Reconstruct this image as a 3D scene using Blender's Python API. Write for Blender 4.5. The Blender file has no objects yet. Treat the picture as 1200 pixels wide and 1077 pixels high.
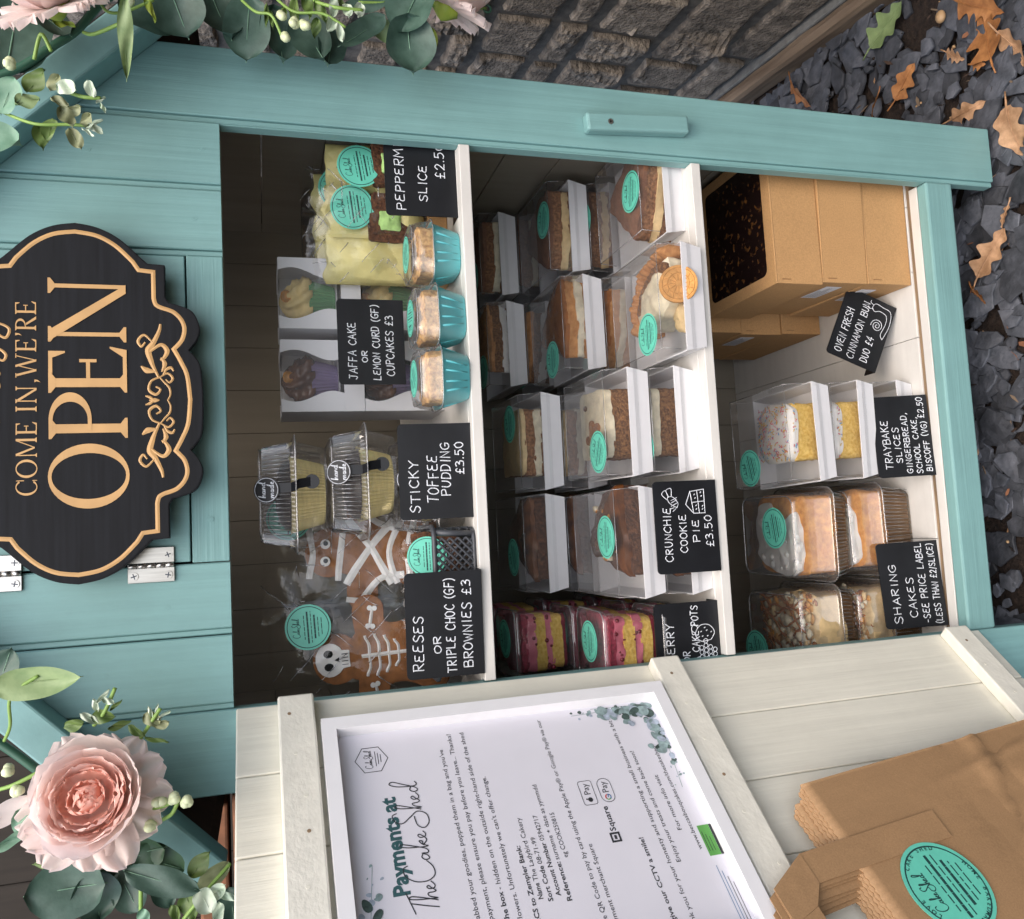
import bpy, bmesh, math, random
from mathutils import Vector, Matrix, noise
S = bpy.context.scene
COL = S.collection
R = math.radians
PI = math.pi

# ------------------------------------------------------------------ camera
cam_d = bpy.data.cameras.new("camera"); cam = bpy.data.objects.new("camera", cam_d); COL.objects.link(cam)
r_ = Vector((0.99514515, -0.09457139, -0.02724685)); d_ = Vector((-0.05301607, -0.28186683, -0.95798768)); f_ = Vector((0.08291824, 0.95478131, -0.28551221))
cam.matrix_world = Matrix(((d_.x, r_.x, -f_.x, 0.17185353), (d_.y, r_.y, -f_.y, -0.9525144), (d_.z, r_.z, -f_.z, 0.93076411), (0, 0, 0, 1)))
cam_d.sensor_fit = 'HORIZONTAL'; cam_d.sensor_width = 36; cam_d.lens = 29.55
cam_d.clip_start = 0.01; cam_d.clip_end = 500
S.camera = cam
# ------------------------------------------------------------------ world, sun, exposure
SUN_EL, SUN_AZ = 60.0, 186.0
w = bpy.data.worlds.new("World"); S.world = w; w.use_nodes = True
nt = w.node_tree; nt.nodes.clear()
sky = nt.nodes.new('ShaderNodeTexSky'); sky.sky_type = 'NISHITA'; sky.sun_disc = False
sky.sun_elevation = R(SUN_EL); sky.sun_rotation = R(SUN_AZ); sky.dust_density = 4.0; sky.ozone_density = 0.6; sky.air_density = 1.0
bg = nt.nodes.new('ShaderNodeBackground'); bg.inputs['Strength'].default_value = 0.135
wo = nt.nodes.new('ShaderNodeOutputWorld')
nt.links.new(sky.outputs[0], bg.inputs['Color']); nt.links.new(bg.outputs[0], wo.inputs['Surface'])
sl = bpy.data.lights.new("sun", 'SUN'); sl.energy = 1.15; sl.angle = R(90); sl.color = (1.0, 0.95, 0.88)
so = bpy.data.objects.new("sun", sl); COL.objects.link(so)
a_ = R(SUN_AZ); e_ = R(SUN_EL)
to_sun = Vector((math.sin(a_)*math.cos(e_), math.cos(a_)*math.cos(e_), math.sin(e_)))
so.rotation_euler = to_sun.to_track_quat('Z', 'Y').to_euler()
S.view_settings.view_transform = 'Standard'; S.view_settings.look = 'None'; S.view_settings.gamma = 1.0
S.view_settings.use_curve_mapping = False
S.view_settings.exposure = 1.12
S.render.engine = 'CYCLES'
S.cycles.transparent_max_bounces = 40; S.cycles.max_bounces = 8; S.cycles.diffuse_bounces = 4
S.cycles.glossy_bounces = 3; S.cycles.transmission_bounces = 4
S.cycles.caustics_reflective = False; S.cycles.caustics_refractive = False
try: S.cycles.use_denoising = True
except Exception: pass

# ------------------------------------------------------------------ materials
MATS = {}
def nodes_of(name):
    m = bpy.data.materials.new(name); m.use_nodes = True; MATS[name] = m
    n = m.node_tree.nodes; n.clear()
    return m, n, m.node_tree.links
def mat(name, col, rough=0.5, var=0.12, scale=(40, 40, 40), bump=0.15, bscale=None, bdist=0.0006, metal=0.0, spec=0.5, col2=None,
        detail=5, contrast=None, coat=0.0, sss=0.0, island=0.0, voronoi=False, sheen=0.0, rvar=0.0, mottle=0.0, mscale=7.0, trans=0.0):
    """principled material: base colour broken up by stretched noise, with a noise bump"""
    m, n, l = nodes_of(name)
    out = n.new('ShaderNodeOutputMaterial'); p = n.new('ShaderNodeBsdfPrincipled'); l.new(p.outputs[0], out.inputs[0])
    tc = n.new('ShaderNodeTexCoord'); mp = n.new('ShaderNodeMapping'); mp.inputs['Scale'].default_value = scale
    l.new(tc.outputs['Object'], mp.inputs['Vector'])
    if voronoi:
        tx = n.new('ShaderNodeTexVoronoi'); tx.inputs['Scale'].default_value = 1.0; src = tx.outputs['Distance']
    else:
        tx = n.new('ShaderNodeTexNoise'); tx.inputs['Scale'].default_value = 1.0; tx.inputs['Detail'].default_value = detail; src = tx.outputs[0]
    l.new(mp.outputs[0], tx.inputs['Vector'])
    rp = n.new('ShaderNodeValToRGB')
    c2 = col2 if col2 else tuple(min(1, c*(1+var)) for c in col)
    c1 = col if col2 else tuple(c*(1-var) for c in col)
    lo, hi = contrast if contrast else (0.3, 0.7)
    rp.color_ramp.elements[0].position = lo; rp.color_ramp.elements[1].position = hi
    rp.color_ramp.elements[0].color = (*c1, 1); rp.color_ramp.elements[1].color = (*c2, 1)
    l.new(src, rp.inputs[0])
    csrc = rp.outputs[0]
    if island > 0:
        g = n.new('ShaderNodeNewGeometry'); hs = n.new('ShaderNodeHueSaturation')
        mr = n.new('ShaderNodeMapRange'); mr.inputs[3].default_value = 1-island; mr.inputs[4].default_value = 1+island
        l.new(g.outputs['Random Per Island'], mr.inputs[0]); l.new(mr.outputs[0], hs.inputs['Value']); l.new(csrc, hs.inputs['Color'])
        csrc = hs.outputs[0]
    if mottle > 0:
        t3 = n.new('ShaderNodeTexNoise'); t3.inputs['Scale'].default_value = mscale; t3.inputs['Detail'].default_value = 9; t3.inputs['Roughness'].default_value = 0.68
        l.new(tc.outputs['Object'], t3.inputs['Vector']); h3 = n.new('ShaderNodeHueSaturation'); m3 = n.new('ShaderNodeMapRange')
        m3.inputs[1].default_value = 0.25; m3.inputs[2].default_value = 0.75; m3.inputs[3].default_value = 1-mottle; m3.inputs[4].default_value = 1+mottle*.7
        l.new(t3.outputs[0], m3.inputs[0]); l.new(m3.outputs[0], h3.inputs['Value']); l.new(csrc, h3.inputs['Color']); csrc = h3.outputs[0]
    l.new(csrc, p.inputs['Base Color'])
    if trans > 0:
        tl = n.new('ShaderNodeBsdfTranslucent'); mx = n.new('ShaderNodeMixShader'); mx.inputs[0].default_value = trans
        l.new(csrc, tl.inputs[0]); l.new(p.outputs[0], mx.inputs[1]); l.new(tl.outputs[0], mx.inputs[2]); l.new(mx.outputs[0], out.inputs[0])
    p.inputs['Roughness'].default_value = rough; p.inputs['Metallic'].default_value = metal
    p.inputs['Specular IOR Level'].default_value = spec
    if rvar > 0:
        mr2 = n.new('ShaderNodeMapRange'); mr2.inputs[3].default_value = max(0.02, rough-rvar); mr2.inputs[4].default_value = min(1, rough+rvar)
        l.new(src, mr2.inputs[0]); l.new(mr2.outputs[0], p.inputs['Roughness'])
    if coat: p.inputs['Coat Weight'].default_value = coat; p.inputs['Coat Roughness'].default_value = 0.1
    if sss: p.inputs['Subsurface Weight'].default_value = sss; p.inputs['Subsurface Radius'].default_value = (0.004, 0.0025, 0.0015); p.inputs['Subsurface Scale'].default_value = 1.0
    if bump:
        bp = n.new('ShaderNodeBump'); bp.inputs['Strength'].default_value = bump; bp.inputs['Distance'].default_value = bdist
        if bscale:
            mp2 = n.new('ShaderNodeMapping'); mp2.inputs['Scale'].default_value = bscale; l.new(tc.outputs['Object'], mp2.inputs['Vector'])
            t2 = n.new('ShaderNodeTexNoise'); t2.inputs['Scale'].default_value = 1.0; t2.inputs['Detail'].default_value = 6
            l.new(mp2.outputs[0], t2.inputs['Vector']); l.new(t2.outputs[0], bp.inputs['Height'])
        else:
            l.new(src, bp.inputs['Height'])
        l.new(bp.outputs[0], p.inputs['Normal'])
    return m
def film(name, gloss=0.22, haze=0.03, tint=(1, 1, 1), rough=0.04, bump=0.0, bscale=60, ior=1.45):
    """thin clear plastic: see-through with a fresnel shine and a trace of haze"""
    m, n, l = nodes_of(name)
    out = n.new('ShaderNodeOutputMaterial')
    tr = n.new('ShaderNodeBsdfTransparent'); tr.inputs[0].default_value = (*tint, 1)
    gl = n.new('ShaderNodeBsdfGlossy'); gl.inputs['Roughness'].default_value = rough
    df = n.new('ShaderNodeBsdfDiffuse'); df.inputs[0].default_value = (0.8, 0.8, 0.82, 1)
    lw = n.new('ShaderNodeLayerWeight'); lw.inputs['Blend'].default_value = 0.35
    mt = n.new('ShaderNodeMath'); mt.operation = 'MULTIPLY_ADD'; mt.inputs[1].default_value = gloss*1.6; mt.inputs[2].default_value = gloss*0.16
    l.new(lw.outputs['Fresnel'], mt.inputs[0])
    m1 = n.new('ShaderNodeMixShader'); m1.inputs[0].default_value = haze
    l.new(tr.outputs[0], m1.inputs[1]); l.new(df.outputs[0], m1.inputs[2])
    m2 = n.new('ShaderNodeMixShader'); l.new(mt.outputs[0], m2.inputs[0]); l.new(m1.outputs[0], m2.inputs[1]); l.new(gl.outputs[0], m2.inputs[2])
    l.new(m2.outputs[0], out.inputs[0])
    if bump:
        tc = n.new('ShaderNodeTexCoord'); t2 = n.new('ShaderNodeTexNoise'); t2.inputs['Scale'].default_value = bscale; t2.inputs['Detail'].default_value = 3
        l.new(tc.outputs['Object'], t2.inputs['Vector'])
        b = n.new('ShaderNodeBump'); b.inputs['Strength'].default_value = bump; b.inputs['Distance'].default_value = 0.004
        l.new(t2.outputs[0], b.inputs['Height']); l.new(b.outputs[0], gl.inputs['Normal']); l.new(b.outputs[0], lw.inputs['Normal'])
    return m

TEAL = (0.190, 0.362, 0.358)
mat('teal_paint', TEAL, 0.52, 0.07, (110, 110, 4), 0.5, (300, 300, 8), 0.0010, rvar=0.14, mottle=0.11, mscale=9)
mat('teal_paint_across', TEAL, 0.52, 0.07, (4, 110, 110), 0.5, (8, 300, 300), 0.0010, rvar=0.14, mottle=0.11, mscale=9)
mat('teal_paint_plain', TEAL, 0.52, 0.06, (45, 45, 45), 0.3, (120, 120, 120), 0.0007, rvar=0.12, mottle=0.11, mscale=11)
mat('cream_paint', (0.74, 0.72, 0.62), 0.55, 0.05, (70, 70, 4), 0.5, (220, 220, 8), 0.0010, mottle=0.09, mscale=8)
mat('cream_paint_across', (0.76, 0.74, 0.65), 0.55, 0.05, (4, 70, 70), 0.5, (8, 220, 220), 0.0010, mottle=0.09, mscale=8)
mat('shelf_paint', (0.66, 0.645, 0.61), 0.45, 0.05, (4, 40, 40), 0.4, (10, 160, 160), 0.0009, mottle=0.10, mscale=11)
mat('inner_paint_shaded', (0.25, 0.222, 0.176), 0.6, 0.08, (40, 40, 5), 0.3, (160, 160, 9), 0.0008)  # cream wall colour darkened, putting the shade of the interior into it
mat('raw_wood', (0.24, 0.165, 0.098), 0.8, 0.35, (8, 120, 120), 0.5)
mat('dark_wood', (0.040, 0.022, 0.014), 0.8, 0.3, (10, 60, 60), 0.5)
mat('dark_gap', (0.008, 0.008, 0.007), 0.9, 0.1, bump=0)
mat('frame_white', (0.80, 0.80, 0.82), 0.35, 0.02, bump=0.04)
mat('poster_paper', (0.74, 0.73, 0.79), 0.6, 0.015, (30, 30, 30), 0.05)
mat('ink_black', (0.025, 0.027, 0.032), 0.6, 0.1, bump=0)
mat('ink_teal', (0.035, 0.105, 0.115), 0.6, 0.1, bump=0)
mat('ink_red', (0.55, 0.06, 0.05), 0.6, 0.1, bump=0)
mat('ink_blue', (0.05, 0.16, 0.34), 0.6, 0.1, bump=0)
mat('ink_green', (0.10, 0.33, 0.07), 0.6, 0.1, bump=0)
mat('print_leaf_dark', (0.05, 0.085, 0.075), 0.6, 0.5, (200, 200, 200), 0)
mat('print_leaf_pale', (0.24, 0.33, 0.33), 0.6, 0.4, (160, 160, 160), 0)
mat('print_leaf_blue', (0.36, 0.42, 0.50), 0.6, 0.3, (160, 160, 160), 0)
mat('black_card', (0.0085, 0.0095, 0.012), 0.42, 0.25, (30, 30, 30), 0.05, spec=0.35)
mat('chalk', (0.34, 0.36, 0.40), 0.8, 0.16, (700, 700, 700), 0, col2=(0.74, 0.77, 0.82), contrast=(0.34, 0.52))
mat('sign_black', (0.0075, 0.0085, 0.011), 0.75, 0.3, (10, 200, 200), 0.15, (10, 300, 300), spec=0.25)
mat('sign_wood', (0.52, 0.31, 0.125), 0.55, 0.12, (30, 300, 30), 0.2, (20, 300, 300), 0.0004)
mat('steel', (0.55, 0.53, 0.50), 0.3, 0.15, (300, 20, 20), 0.12, metal=1.0)
mat('dark_steel', (0.08, 0.09, 0.11), 0.4, 0.2, bump=0, metal=0.8)
mat('sticker', (0.135, 0.575, 0.44), 0.42, 0.05, (100, 100, 100), 0.05)
mat('sticker_ink', (0.012, 0.06, 0.055), 0.6, 0.1, bump=0)
mat('white_card', (0.70, 0.70, 0.72), 0.5, 0.02, (60, 60, 60), 0.06)
mat('kraft', (0.47, 0.27, 0.115), 0.75, 0.12, (500, 500, 500), 0.15, (300, 300, 300), 0.0004, mottle=0.06, mscale=30)
mat('kraft_liner', (0.26, 0.145, 0.062), 0.8, 0.2, (200, 200, 30), 0.1)
mat('kraft_bag', (0.345, 0.205, 0.100), 0.7, 0.12, (600, 600, 600), 0.35, (26, 26, 26), 0.0030, mottle=0.10, mscale=24)
mat('paper_label', (0.62, 0.62, 0.66), 0.6, 0.1, (500, 40, 900), 0, col2=(0.74, 0.74, 0.78))
film('clear_plastic')
film('clear_lid', 0.36, 0.06, rough=0.05, bump=0.10, bscale=18)
film('cellophane', 0.13, 0.0, rough=0.06, bump=0.35, bscale=40)
film('window_film', 0.30, 0.09, rough=0.08, bump=0.2, bscale=22)
film('pane', 0.05, 0.0, rough=0.03)
film('amber_film', 0.3, 0.02, (0.90, 0.84, 0.74), rough=0.08, bump=0.2, bscale=25)
mat('black_window', (0.010, 0.005, 0.005), 0.22, 0.5, (120, 120, 120), 0.1, col2=(0.20, 0.085, 0.022), contrast=(0.57, 0.74))
mat('sponge_brown', (0.10, 0.040, 0.012), 0.9, 0.5, (300, 300, 300), 1.0, None, 0.0025, col2=(0.36, 0.165, 0.055), contrast=(0.35, 0.75), mottle=0.22, mscale=45)
mat('sponge_dark', (0.035, 0.013, 0.007), 0.85, 0.4, (240, 240, 240), 1.0, None, 0.0025, col2=(0.15, 0.060, 0.025), mottle=0.22, mscale=45)
mat('sponge_choc', (0.12, 0.046, 0.018), 0.9, 0.4, (260, 260, 260), 1.0, None, 0.0025, col2=(0.38, 0.18, 0.075), mottle=0.22, mscale=45)
mat('sponge_yellow', (0.62, 0.36, 0.05), 0.9, 0.2, (240, 240, 240), 0.9, None, 0.0016, col2=(0.85, 0.60, 0.17), mottle=0.13, mscale=45)
mat('sponge_orange', (0.50, 0.165, 0.012), 0.8, 0.3, (120, 120, 120), 0.8, None, 0.0016, col2=(0.74, 0.33, 0.045), mottle=0.13, mscale=45)
mat('biscuit', (0.58, 0.29, 0.085), 0.8, 0.2, (160, 160, 160), 0.6, None, 0.0008, mottle=0.13, mscale=45)
mat('crust', (0.40, 0.16, 0.042), 0.8, 0.3, (130, 130, 130), 0.8, None, 0.0012, col2=(0.62, 0.30, 0.10), mottle=0.22, mscale=45)
mat('cream', (0.76, 0.68, 0.50), 0.55, 0.08, (90, 90, 90), 0.5, None, 0.0012, sss=0.1, mottle=0.22, mscale=45)
mat('white_icing', (0.80, 0.78, 0.74), 0.45, 0.04, (70, 70, 70), 0.4, None, 0.001, sss=0.1, mottle=0.13, mscale=45)
mat('buttercream', (0.70, 0.51, 0.26), 0.55, 0.12, (110, 110, 110), 0.7, None, 0.0012, mottle=0.13, mscale=45)
mat('yellow_cream', (0.80, 0.62, 0.25), 0.5, 0.1, (90, 90, 90), 0.4, None, 0.001)
mat('pink_cream', (0.62, 0.16, 0.22), 0.45, 0.12, (80, 80, 80), 0.4, None, 0.001)
mat('berry_jam', (0.16, 0.010, 0.022), 0.2, 0.4, (90, 90, 90), 0.3)
mat('berry_dust', (0.30, 0.03, 0.06), 0.8, 0.5, (240, 240, 240), 0.9, None, 0.0014)
mat('choc_gloss', (0.045, 0.014, 0.006), 0.25, 0.4, (60, 60, 60), 0.5, None, 0.0014, col2=(0.16, 0.055, 0.015))
mat('cocoa', (0.20, 0.085, 0.042), 0.9, 0.2, (160, 160, 160), 0.4, None, 0.0008, mottle=0.22, mscale=45)
mat('honeycomb', (0.62, 0.27, 0.03), 0.3, 0.35, (160, 160, 160), 0.6, None, 0.0012)
mat('caramel', (0.32, 0.105, 0.018), 0.2, 0.25, (90, 90, 90), 0.2)
mat('crumble', (0.36, 0.165, 0.045), 0.85, 0.3, (200, 200, 200), 1.0, None, 0.002, col2=(0.70, 0.42, 0.15), contrast=(0.3, 0.62), mottle=0.22, mscale=45)
mat('gingerbread', (0.27, 0.105, 0.030), 0.75, 0.2, (90, 90, 90), 0.4, None, 0.0008, mottle=0.13, mscale=45)
mat('gold_foil', (0.90, 0.76, 0.36), 0.34, 0.12, (40, 40, 300), 0.2, metal=0.3, coat=0.4)
mat('dark_pudding', (0.030, 0.015, 0.010), 0.3, 0.3, (60, 60, 60), 0.4)
mat('teal_case', (0.12, 0.52, 0.56), 0.3, 0.05, (50, 50, 50), 0.05, coat=0.3)
mat('green_case', (0.11, 0.32, 0.13), 0.5, 0.1, (50, 50, 50), 0.05)
mat('lilac_case', (0.22, 0.165, 0.31), 0.5, 0.1, (50, 50, 50), 0.05)
mat('yellow_paper', (0.72, 0.64, 0.27), 0.5, 0.10, (20, 20, 20), 0.5, (70, 70, 70), 0.003, mottle=0.10, mscale=30)
mat('mint_green', (0.38, 0.60, 0.20), 0.7, 0.2, (150, 150, 150), 0.5)
mat('grey_plastic', (0.055, 0.060, 0.070), 0.4, 0.06, bump=0.05)
for i_, c_ in enumerate(((0.7, 0.10, 0.12), (0.75, 0.45, 0.05), (0.15, 0.35, 0.6), (0.75, 0.30, 0.40))):
    mat('sprinkle_%s' % ('red', 'orange', 'blue', 'pink')[i_], c_, 0.4, 0.05, bump=0)
# planting, stone, ground
def leafmat(name, c, c2, rough=0.5, tr=0.15):
    m = mat(name, c, rough, 0.2, (90, 90, 90), 0.25, (420, 420, 420), 0.0006, col2=c2, island=0.18)
    return m
leafmat('leaf_dark', (0.032, 0.072, 0.052), (0.060, 0.115, 0.088), 0.5)
leafmat('leaf_pale', (0.12, 0.245, 0.165), (0.19, 0.33, 0.23), 0.5)
leafmat('leaf_mint', (0.36, 0.46, 0.34), (0.55, 0.62, 0.50), 0.45)
leafmat('leaf_back', (0.19, 0.28, 0.12), (0.29, 0.38, 0.18), 0.5)
leafmat('leaf_olive', (0.20, 0.23, 0.115), (0.33, 0.35, 0.20), 0.5)
leafmat('leaf_green', (0.07, 0.12, 0.03), (0.13, 0.20, 0.05), 0.5)
leafmat('leaf_forest', (0.028, 0.070, 0.036), (0.046, 0.10, 0.052), 0.5)
leafmat('sepal', (0.25, 0.36, 0.03), (0.36, 0.42, 0.06), 0.5)
mat('stem_green', (0.030, 0.100, 0.062), 0.45, 0.1, bump=0.1)
mat('stem_lime', (0.22, 0.36, 0.08), 0.5, 0.1, bump=0.1)
mat('berry_white', (0.62, 0.68, 0.42), 0.4, 0.2, (120, 120, 120), 0.2)
mat('petal_blush', (0.97, 0.82, 0.78), 0.6, 0.05, (60, 60, 60), 0.3, (260, 260, 40), 0.0006, mottle=0.06, mscale=40, trans=0.5)
mat('petal_peach', (0.98, 0.60, 0.50), 0.6, 0.07, (60, 60, 60), 0.3, (260, 260, 40), 0.0006, mottle=0.06, mscale=40, trans=0.45)
mat('petal_pink', (0.98, 0.72, 0.65), 0.6, 0.06, (60, 60, 60), 0.3, (260, 260, 40), 0.0006, mottle=0.06, mscale=40, trans=0.45)
mat('slate', (0.036, 0.041, 0.050), 0.62, 0.4, (50, 50, 50), 0.8, (150, 150, 240), 0.0016, col2=(0.100, 0.107, 0.126), island=0.5, detail=8, mottle=0.3, mscale=26)
mat('soil', (0.008, 0.005, 0.004), 0.95, 0.5, (120, 120, 120), 1.0, None, 0.006, col2=(0.030, 0.018, 0.012))
mat('stone', (0.135, 0.113, 0.090), 0.9, 0.4, (45, 45, 45), 1.0, (130, 130, 130), 0.007, col2=(0.43, 0.36, 0.285), mottle=0.35, mscale=16, island=0.22, detail=9)
mat('mortar', (0.165, 0.150, 0.130), 0.95, 0.3, (60, 60, 60), 0.6, (200, 200, 200), 0.002)
mat('timber_edge', (0.105, 0.070, 0.044), 0.85, 0.4, (60, 5, 60), 0.8, (200, 12, 200), 0.0015, col2=(0.21, 0.155, 0.105))
mat('oak_leaf_orange', (0.28, 0.11, 0.034), 0.6, 0.3, (60, 60, 60), 0.4, (250, 250, 250), 0.001, col2=(0.40, 0.18, 0.06), mottle=0.3, mscale=60)
mat('oak_leaf_tan', (0.29, 0.155, 0.075), 0.6, 0.2, (60, 60, 60), 0.4, (250, 250, 250), 0.001, col2=(0.50, 0.30, 0.17), mottle=0.25, mscale=60)
mat('oak_leaf_green', (0.15, 0.22, 0.085), 0.55, 0.2, (60, 60, 60), 0.4, (250, 250, 250), 0.001, col2=(0.23, 0.31, 0.135), mottle=0.2, mscale=50)
mat('nut_shell', (0.42, 0.27, 0.14), 0.5, 0.2, bump=0.3)
mat('concrete', (0.15, 0.15, 0.14), 0.9, 0.25, (50, 50, 50), 0.5, (200, 200, 200), 0.001)
mat('fence_board', (0.026, 0.020, 0.015), 0.85, 0.3, (60, 60, 6), 0.5)  # near-black base colour puts the shadow behind the shed into the boards
mat('terracotta', (0.20, 0.085, 0.042), 0.85, 0.3, (60, 60, 60), 0.4)

# ------------------------------------------------------------------ mesh builder
class MB:
    def __init__(s): s.v = []; s.f = []; s.m = []; s.names = []; s.M = Matrix.Identity(4); s.sm = []
    def mi(s, name):
        if name not in s.names: s.names.append(name)
        return s.names.index(name)
    def add(s, vs, fs, m, smooth=False):
        o = len(s.v); i = s.mi(m); M = s.M
        s.v += [tuple(M @ Vector(p)) for p in vs]
        for f in fs: s.f.append([o+k for k in f]); s.m.append(i); s.sm.append(smooth)
    def box(s, c, d, m, ch=0.0):
        """box of centre c, size d, with edges chamfered by ch"""
        x, y, z = (k/2 for k in d)
        if ch <= 0:
            vs = [(c[0]+i*x, c[1]+j*y, c[2]+k*z) for i in (-1, 1) for j in (-1, 1) for k in (-1, 1)]
            s.add(vs, [(0, 1, 3, 2), (4, 6, 7, 5), (0, 4, 5, 1), (2, 3, 7, 6), (0, 2, 6, 4), (1, 5, 7, 3)], m); return
        ch = min(ch, x*.9, y*.9, z*.9)
        bm = bmesh.new(); bmesh.ops.create_cube(bm, size=1.0)
        for v in bm.verts: v.co = Vector((v.co.x*2*x, v.co.y*2*y, v.co.z*2*z))
        bmesh.ops.bevel(bm, geom=list(bm.edges), offset=ch, segments=1 if ch < 0.0008 else 2, affect='EDGES', profile=0.5)
        bm.verts.index_update()
        s.add([tuple(v.co+Vector(c)) for v in bm.verts], [[v.index for v in f.verts] for f in bm.faces], m); bm.free()
    def bb(s, lo, hi, m, ch=0.0): s.box([(a+b)/2 for a, b in zip(lo, hi)], [b-a for a, b in zip(lo, hi)], m, ch)
    def prism(s, pts, z0, z1, m, top=None, axis='z', ch=0.0):
        """solid between outline pts (ccw) at z0 and z1 ; top: material of the upper cap"""
        n = len(pts); up = lambda p, z: (p[0], p[1], z) if axis == 'z' else (p[0], -z, p[1])
        s.add([up(p, z0) for p in pts]+[up(p, z1) for p in pts], [[i, (i+1) % n, n+(i+1) % n, n+i] for i in range(n)]+[list(range(n))[::-1]], m)
        s.add([up(p, z1) for p in pts], [list(range(n))], top or m)
    def tube(s, path, r, m, k=6, closed=False, smooth=True):
        P = [Vector(p) for p in path]; n = len(P)
        rr = r if isinstance(r, (list, tuple)) else [r]*n
        vs = []; prev = None
        for i in range(n):
            t = (P[min(i+1, n-1)]-P[max(i-1, 0)]) if not closed else (P[(i+1) % n]-P[i-1])
            if t.length < 1e-9: t = Vector((0, 0, 1))
            t.normalize()
            ref = prev if prev is not None else (Vector((0, 0, 1)) if abs(t.z) < .9 else Vector((1, 0, 0)))
            u = (ref - t*ref.dot(t))
            if u.length < 1e-6: u = t.orthogonal()
            u.normalize(); v = t.cross(u); prev = u
            vs += [tuple(P[i]+(u*math.cos(2*PI*j/k)+v*math.sin(2*PI*j/k))*rr[i]) for j in range(k)]
        fs = []
        for i in range(n-1 if not closed else n):
            a, b = i*k, ((i+1) % n)*k
            fs += [[a+j, a+(j+1) % k, b+(j+1) % k, b+j] for j in range(k)]
        if not closed: fs += [list(range(k))[::-1], [(n-1)*k+j for j in range(k)]]
        s.add(vs, fs, m, smooth)
    def ribbon(s, pts, w, m, h=0.0004, lift=0.0):
        """raised pen stroke on the local x-y plane: a low ridge of width w ; w may be a list"""
        P = [Vector((p[0], p[1])) for p in pts]
        Q = [P[0]]
        for p in P[1:]:
            if (p-Q[-1]).length > 1e-6: Q.append(p)
        P = Q; n = len(P)
        if n < 2: return
        ww = list(w) if isinstance(w, (list, tuple)) else [w]*n
        if len(ww) != n: ww = [ww[min(len(ww)-1, int(i*len(ww)/n))] for i in range(n)]
        vs = []
        for i in range(n):
            a = (P[i]-P[i-1]).normalized() if i > 0 else (P[1]-P[0]).normalized()
            b = (P[i+1]-P[i]).normalized() if i < n-1 else a
            t = a+b
            t = t.normalized() if t.length > 1e-4 else a
            nn = Vector((-t.y, t.x)); mi = 1/max(0.45, nn.dot(Vector((-a.y, a.x))))
            e = Vector((0, 0))
            if i == 0: e = -t*ww[i]*.35
            if i == n-1: e = t*ww[i]*.35
            l = P[i]+e+nn*ww[i]*.5*mi; r = P[i]+e-nn*ww[i]*.5*mi
            vs += [(l.x, l.y, lift), (P[i].x+e.x, P[i].y+e.y, lift+h), (r.x, r.y, lift)]
        fs = []
        for i in range(n-1):
            a = i*3; b = a+3
            fs += [[a+1, b+1, b, a], [a+2, b+2, b+1, a+1]]
        s.add(vs, fs, m)
    def disc(s, r, z0, z1, m, n=40, c=(0, 0), top=None, sy=1.0):
        s.prism([(c[0]+r*math.cos(2*PI*i/n), c[1]+r*sy*math.sin(2*PI*i/n)) for i in range(n)], z0, z1, m, top)
    def lathe(s, prof, m, k=24, wob=None, smooth=True, c=(0, 0, 0)):
        """profile of (r,z) turned about z ; wob(i,j)->radius factor"""
        vs = []
        for j, (r, z) in enumerate(prof):
            for i in range(k):
                q = r*(wob(i, j) if wob else 1); vs.append((c[0]+q*math.cos(2*PI*i/k), c[1]+q*math.sin(2*PI*i/k), c[2]+z))
        fs = [[j*k+i, j*k+(i+1) % k, (j+1)*k+(i+1) % k, (j+1)*k+i] for j in range(len(prof)-1) for i in range(k)]
        s.add(vs, fs, m, smooth)
    def ball(s, c, r, m, k=10, amp=0.0, freq=60, seed=0, sq=(1, 1, 1)):
        vs = []; rings = max(4, k//2)
        for j in range(rings+1):
            for i in range(k):
                th = PI*j/rings; ph = 2*PI*i/k
                p = Vector((math.sin(th)*math.cos(ph)*sq[0], math.sin(th)*math.sin(ph)*sq[1], math.cos(th)*sq[2]))*r
                if amp: p *= 1+amp*noise.noise((p+Vector(c)+Vector((seed*3.1, 0, 0)))*freq)
                vs.append(tuple(p+Vector(c)))
        fs = [[j*k+i, (j+1)*k+i, (j+1)*k+(i+1) % k, j*k+(i+1) % k] for j in range(rings) for i in range(k)]
        s.add(vs, fs, m, True)
    def lump(s, outline, z0, z1, m, amp=0.0015, dome=0.0, seed=0, freq=90, n=56, rings=5, capr=6, capm=None, taper=1.0, smooth=True):
        """uneven baked solid: perimeter 'outline', from z0 to z1, wobbling by noise, top crowned by 'dome'"""
        P = [Vector((p[0], p[1])) for p in outline]; L = []; tot = 0
        for i in range(len(P)):
            d = (P[(i+1) % len(P)]-P[i]).length; L.append((tot, d)); tot += d
        pts = []
        for q in range(n):
            t = tot*q/n
            for i, (a, d) in enumerate(L):
                if a <= t <= a+d+1e-12: pts.append(P[i].lerp(P[(i+1) % len(P)], (t-a)/d if d else 0)); break
        n = len(pts); c = sum(pts, Vector((0, 0)))/n; off = Vector((seed*7.3, seed*1.7, seed*.9))
        def disp(p): 
            q = (Vector(p)+off)*freq
            return Vector((noise.noise(q), noise.noise(q+Vector((31, 7, 5))), noise.noise(q+Vector((3, 57, 11)))))*amp + Vector((noise.noise(q*.3), noise.noise(q*.3+Vector((9, 9, 9))), 0))*amp*1.3
        vs = []
        for j in range(rings+1):
            t = j/rings; z = z0+(z1-z0)*t; k = 1+(taper-1)*t
            for p in pts:
                q = c+(p-c)*k; v = Vector((q.x, q.y, z)); vs.append(tuple(v+disp(v)))
        fs = [[j*n+i, j*n+(i+1) % n, (j+1)*n+(i+1) % n, (j+1)*n+i] for j in range(rings) for i in range(n)]
        s.add(vs, fs, m, smooth)
        vs = []
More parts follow.
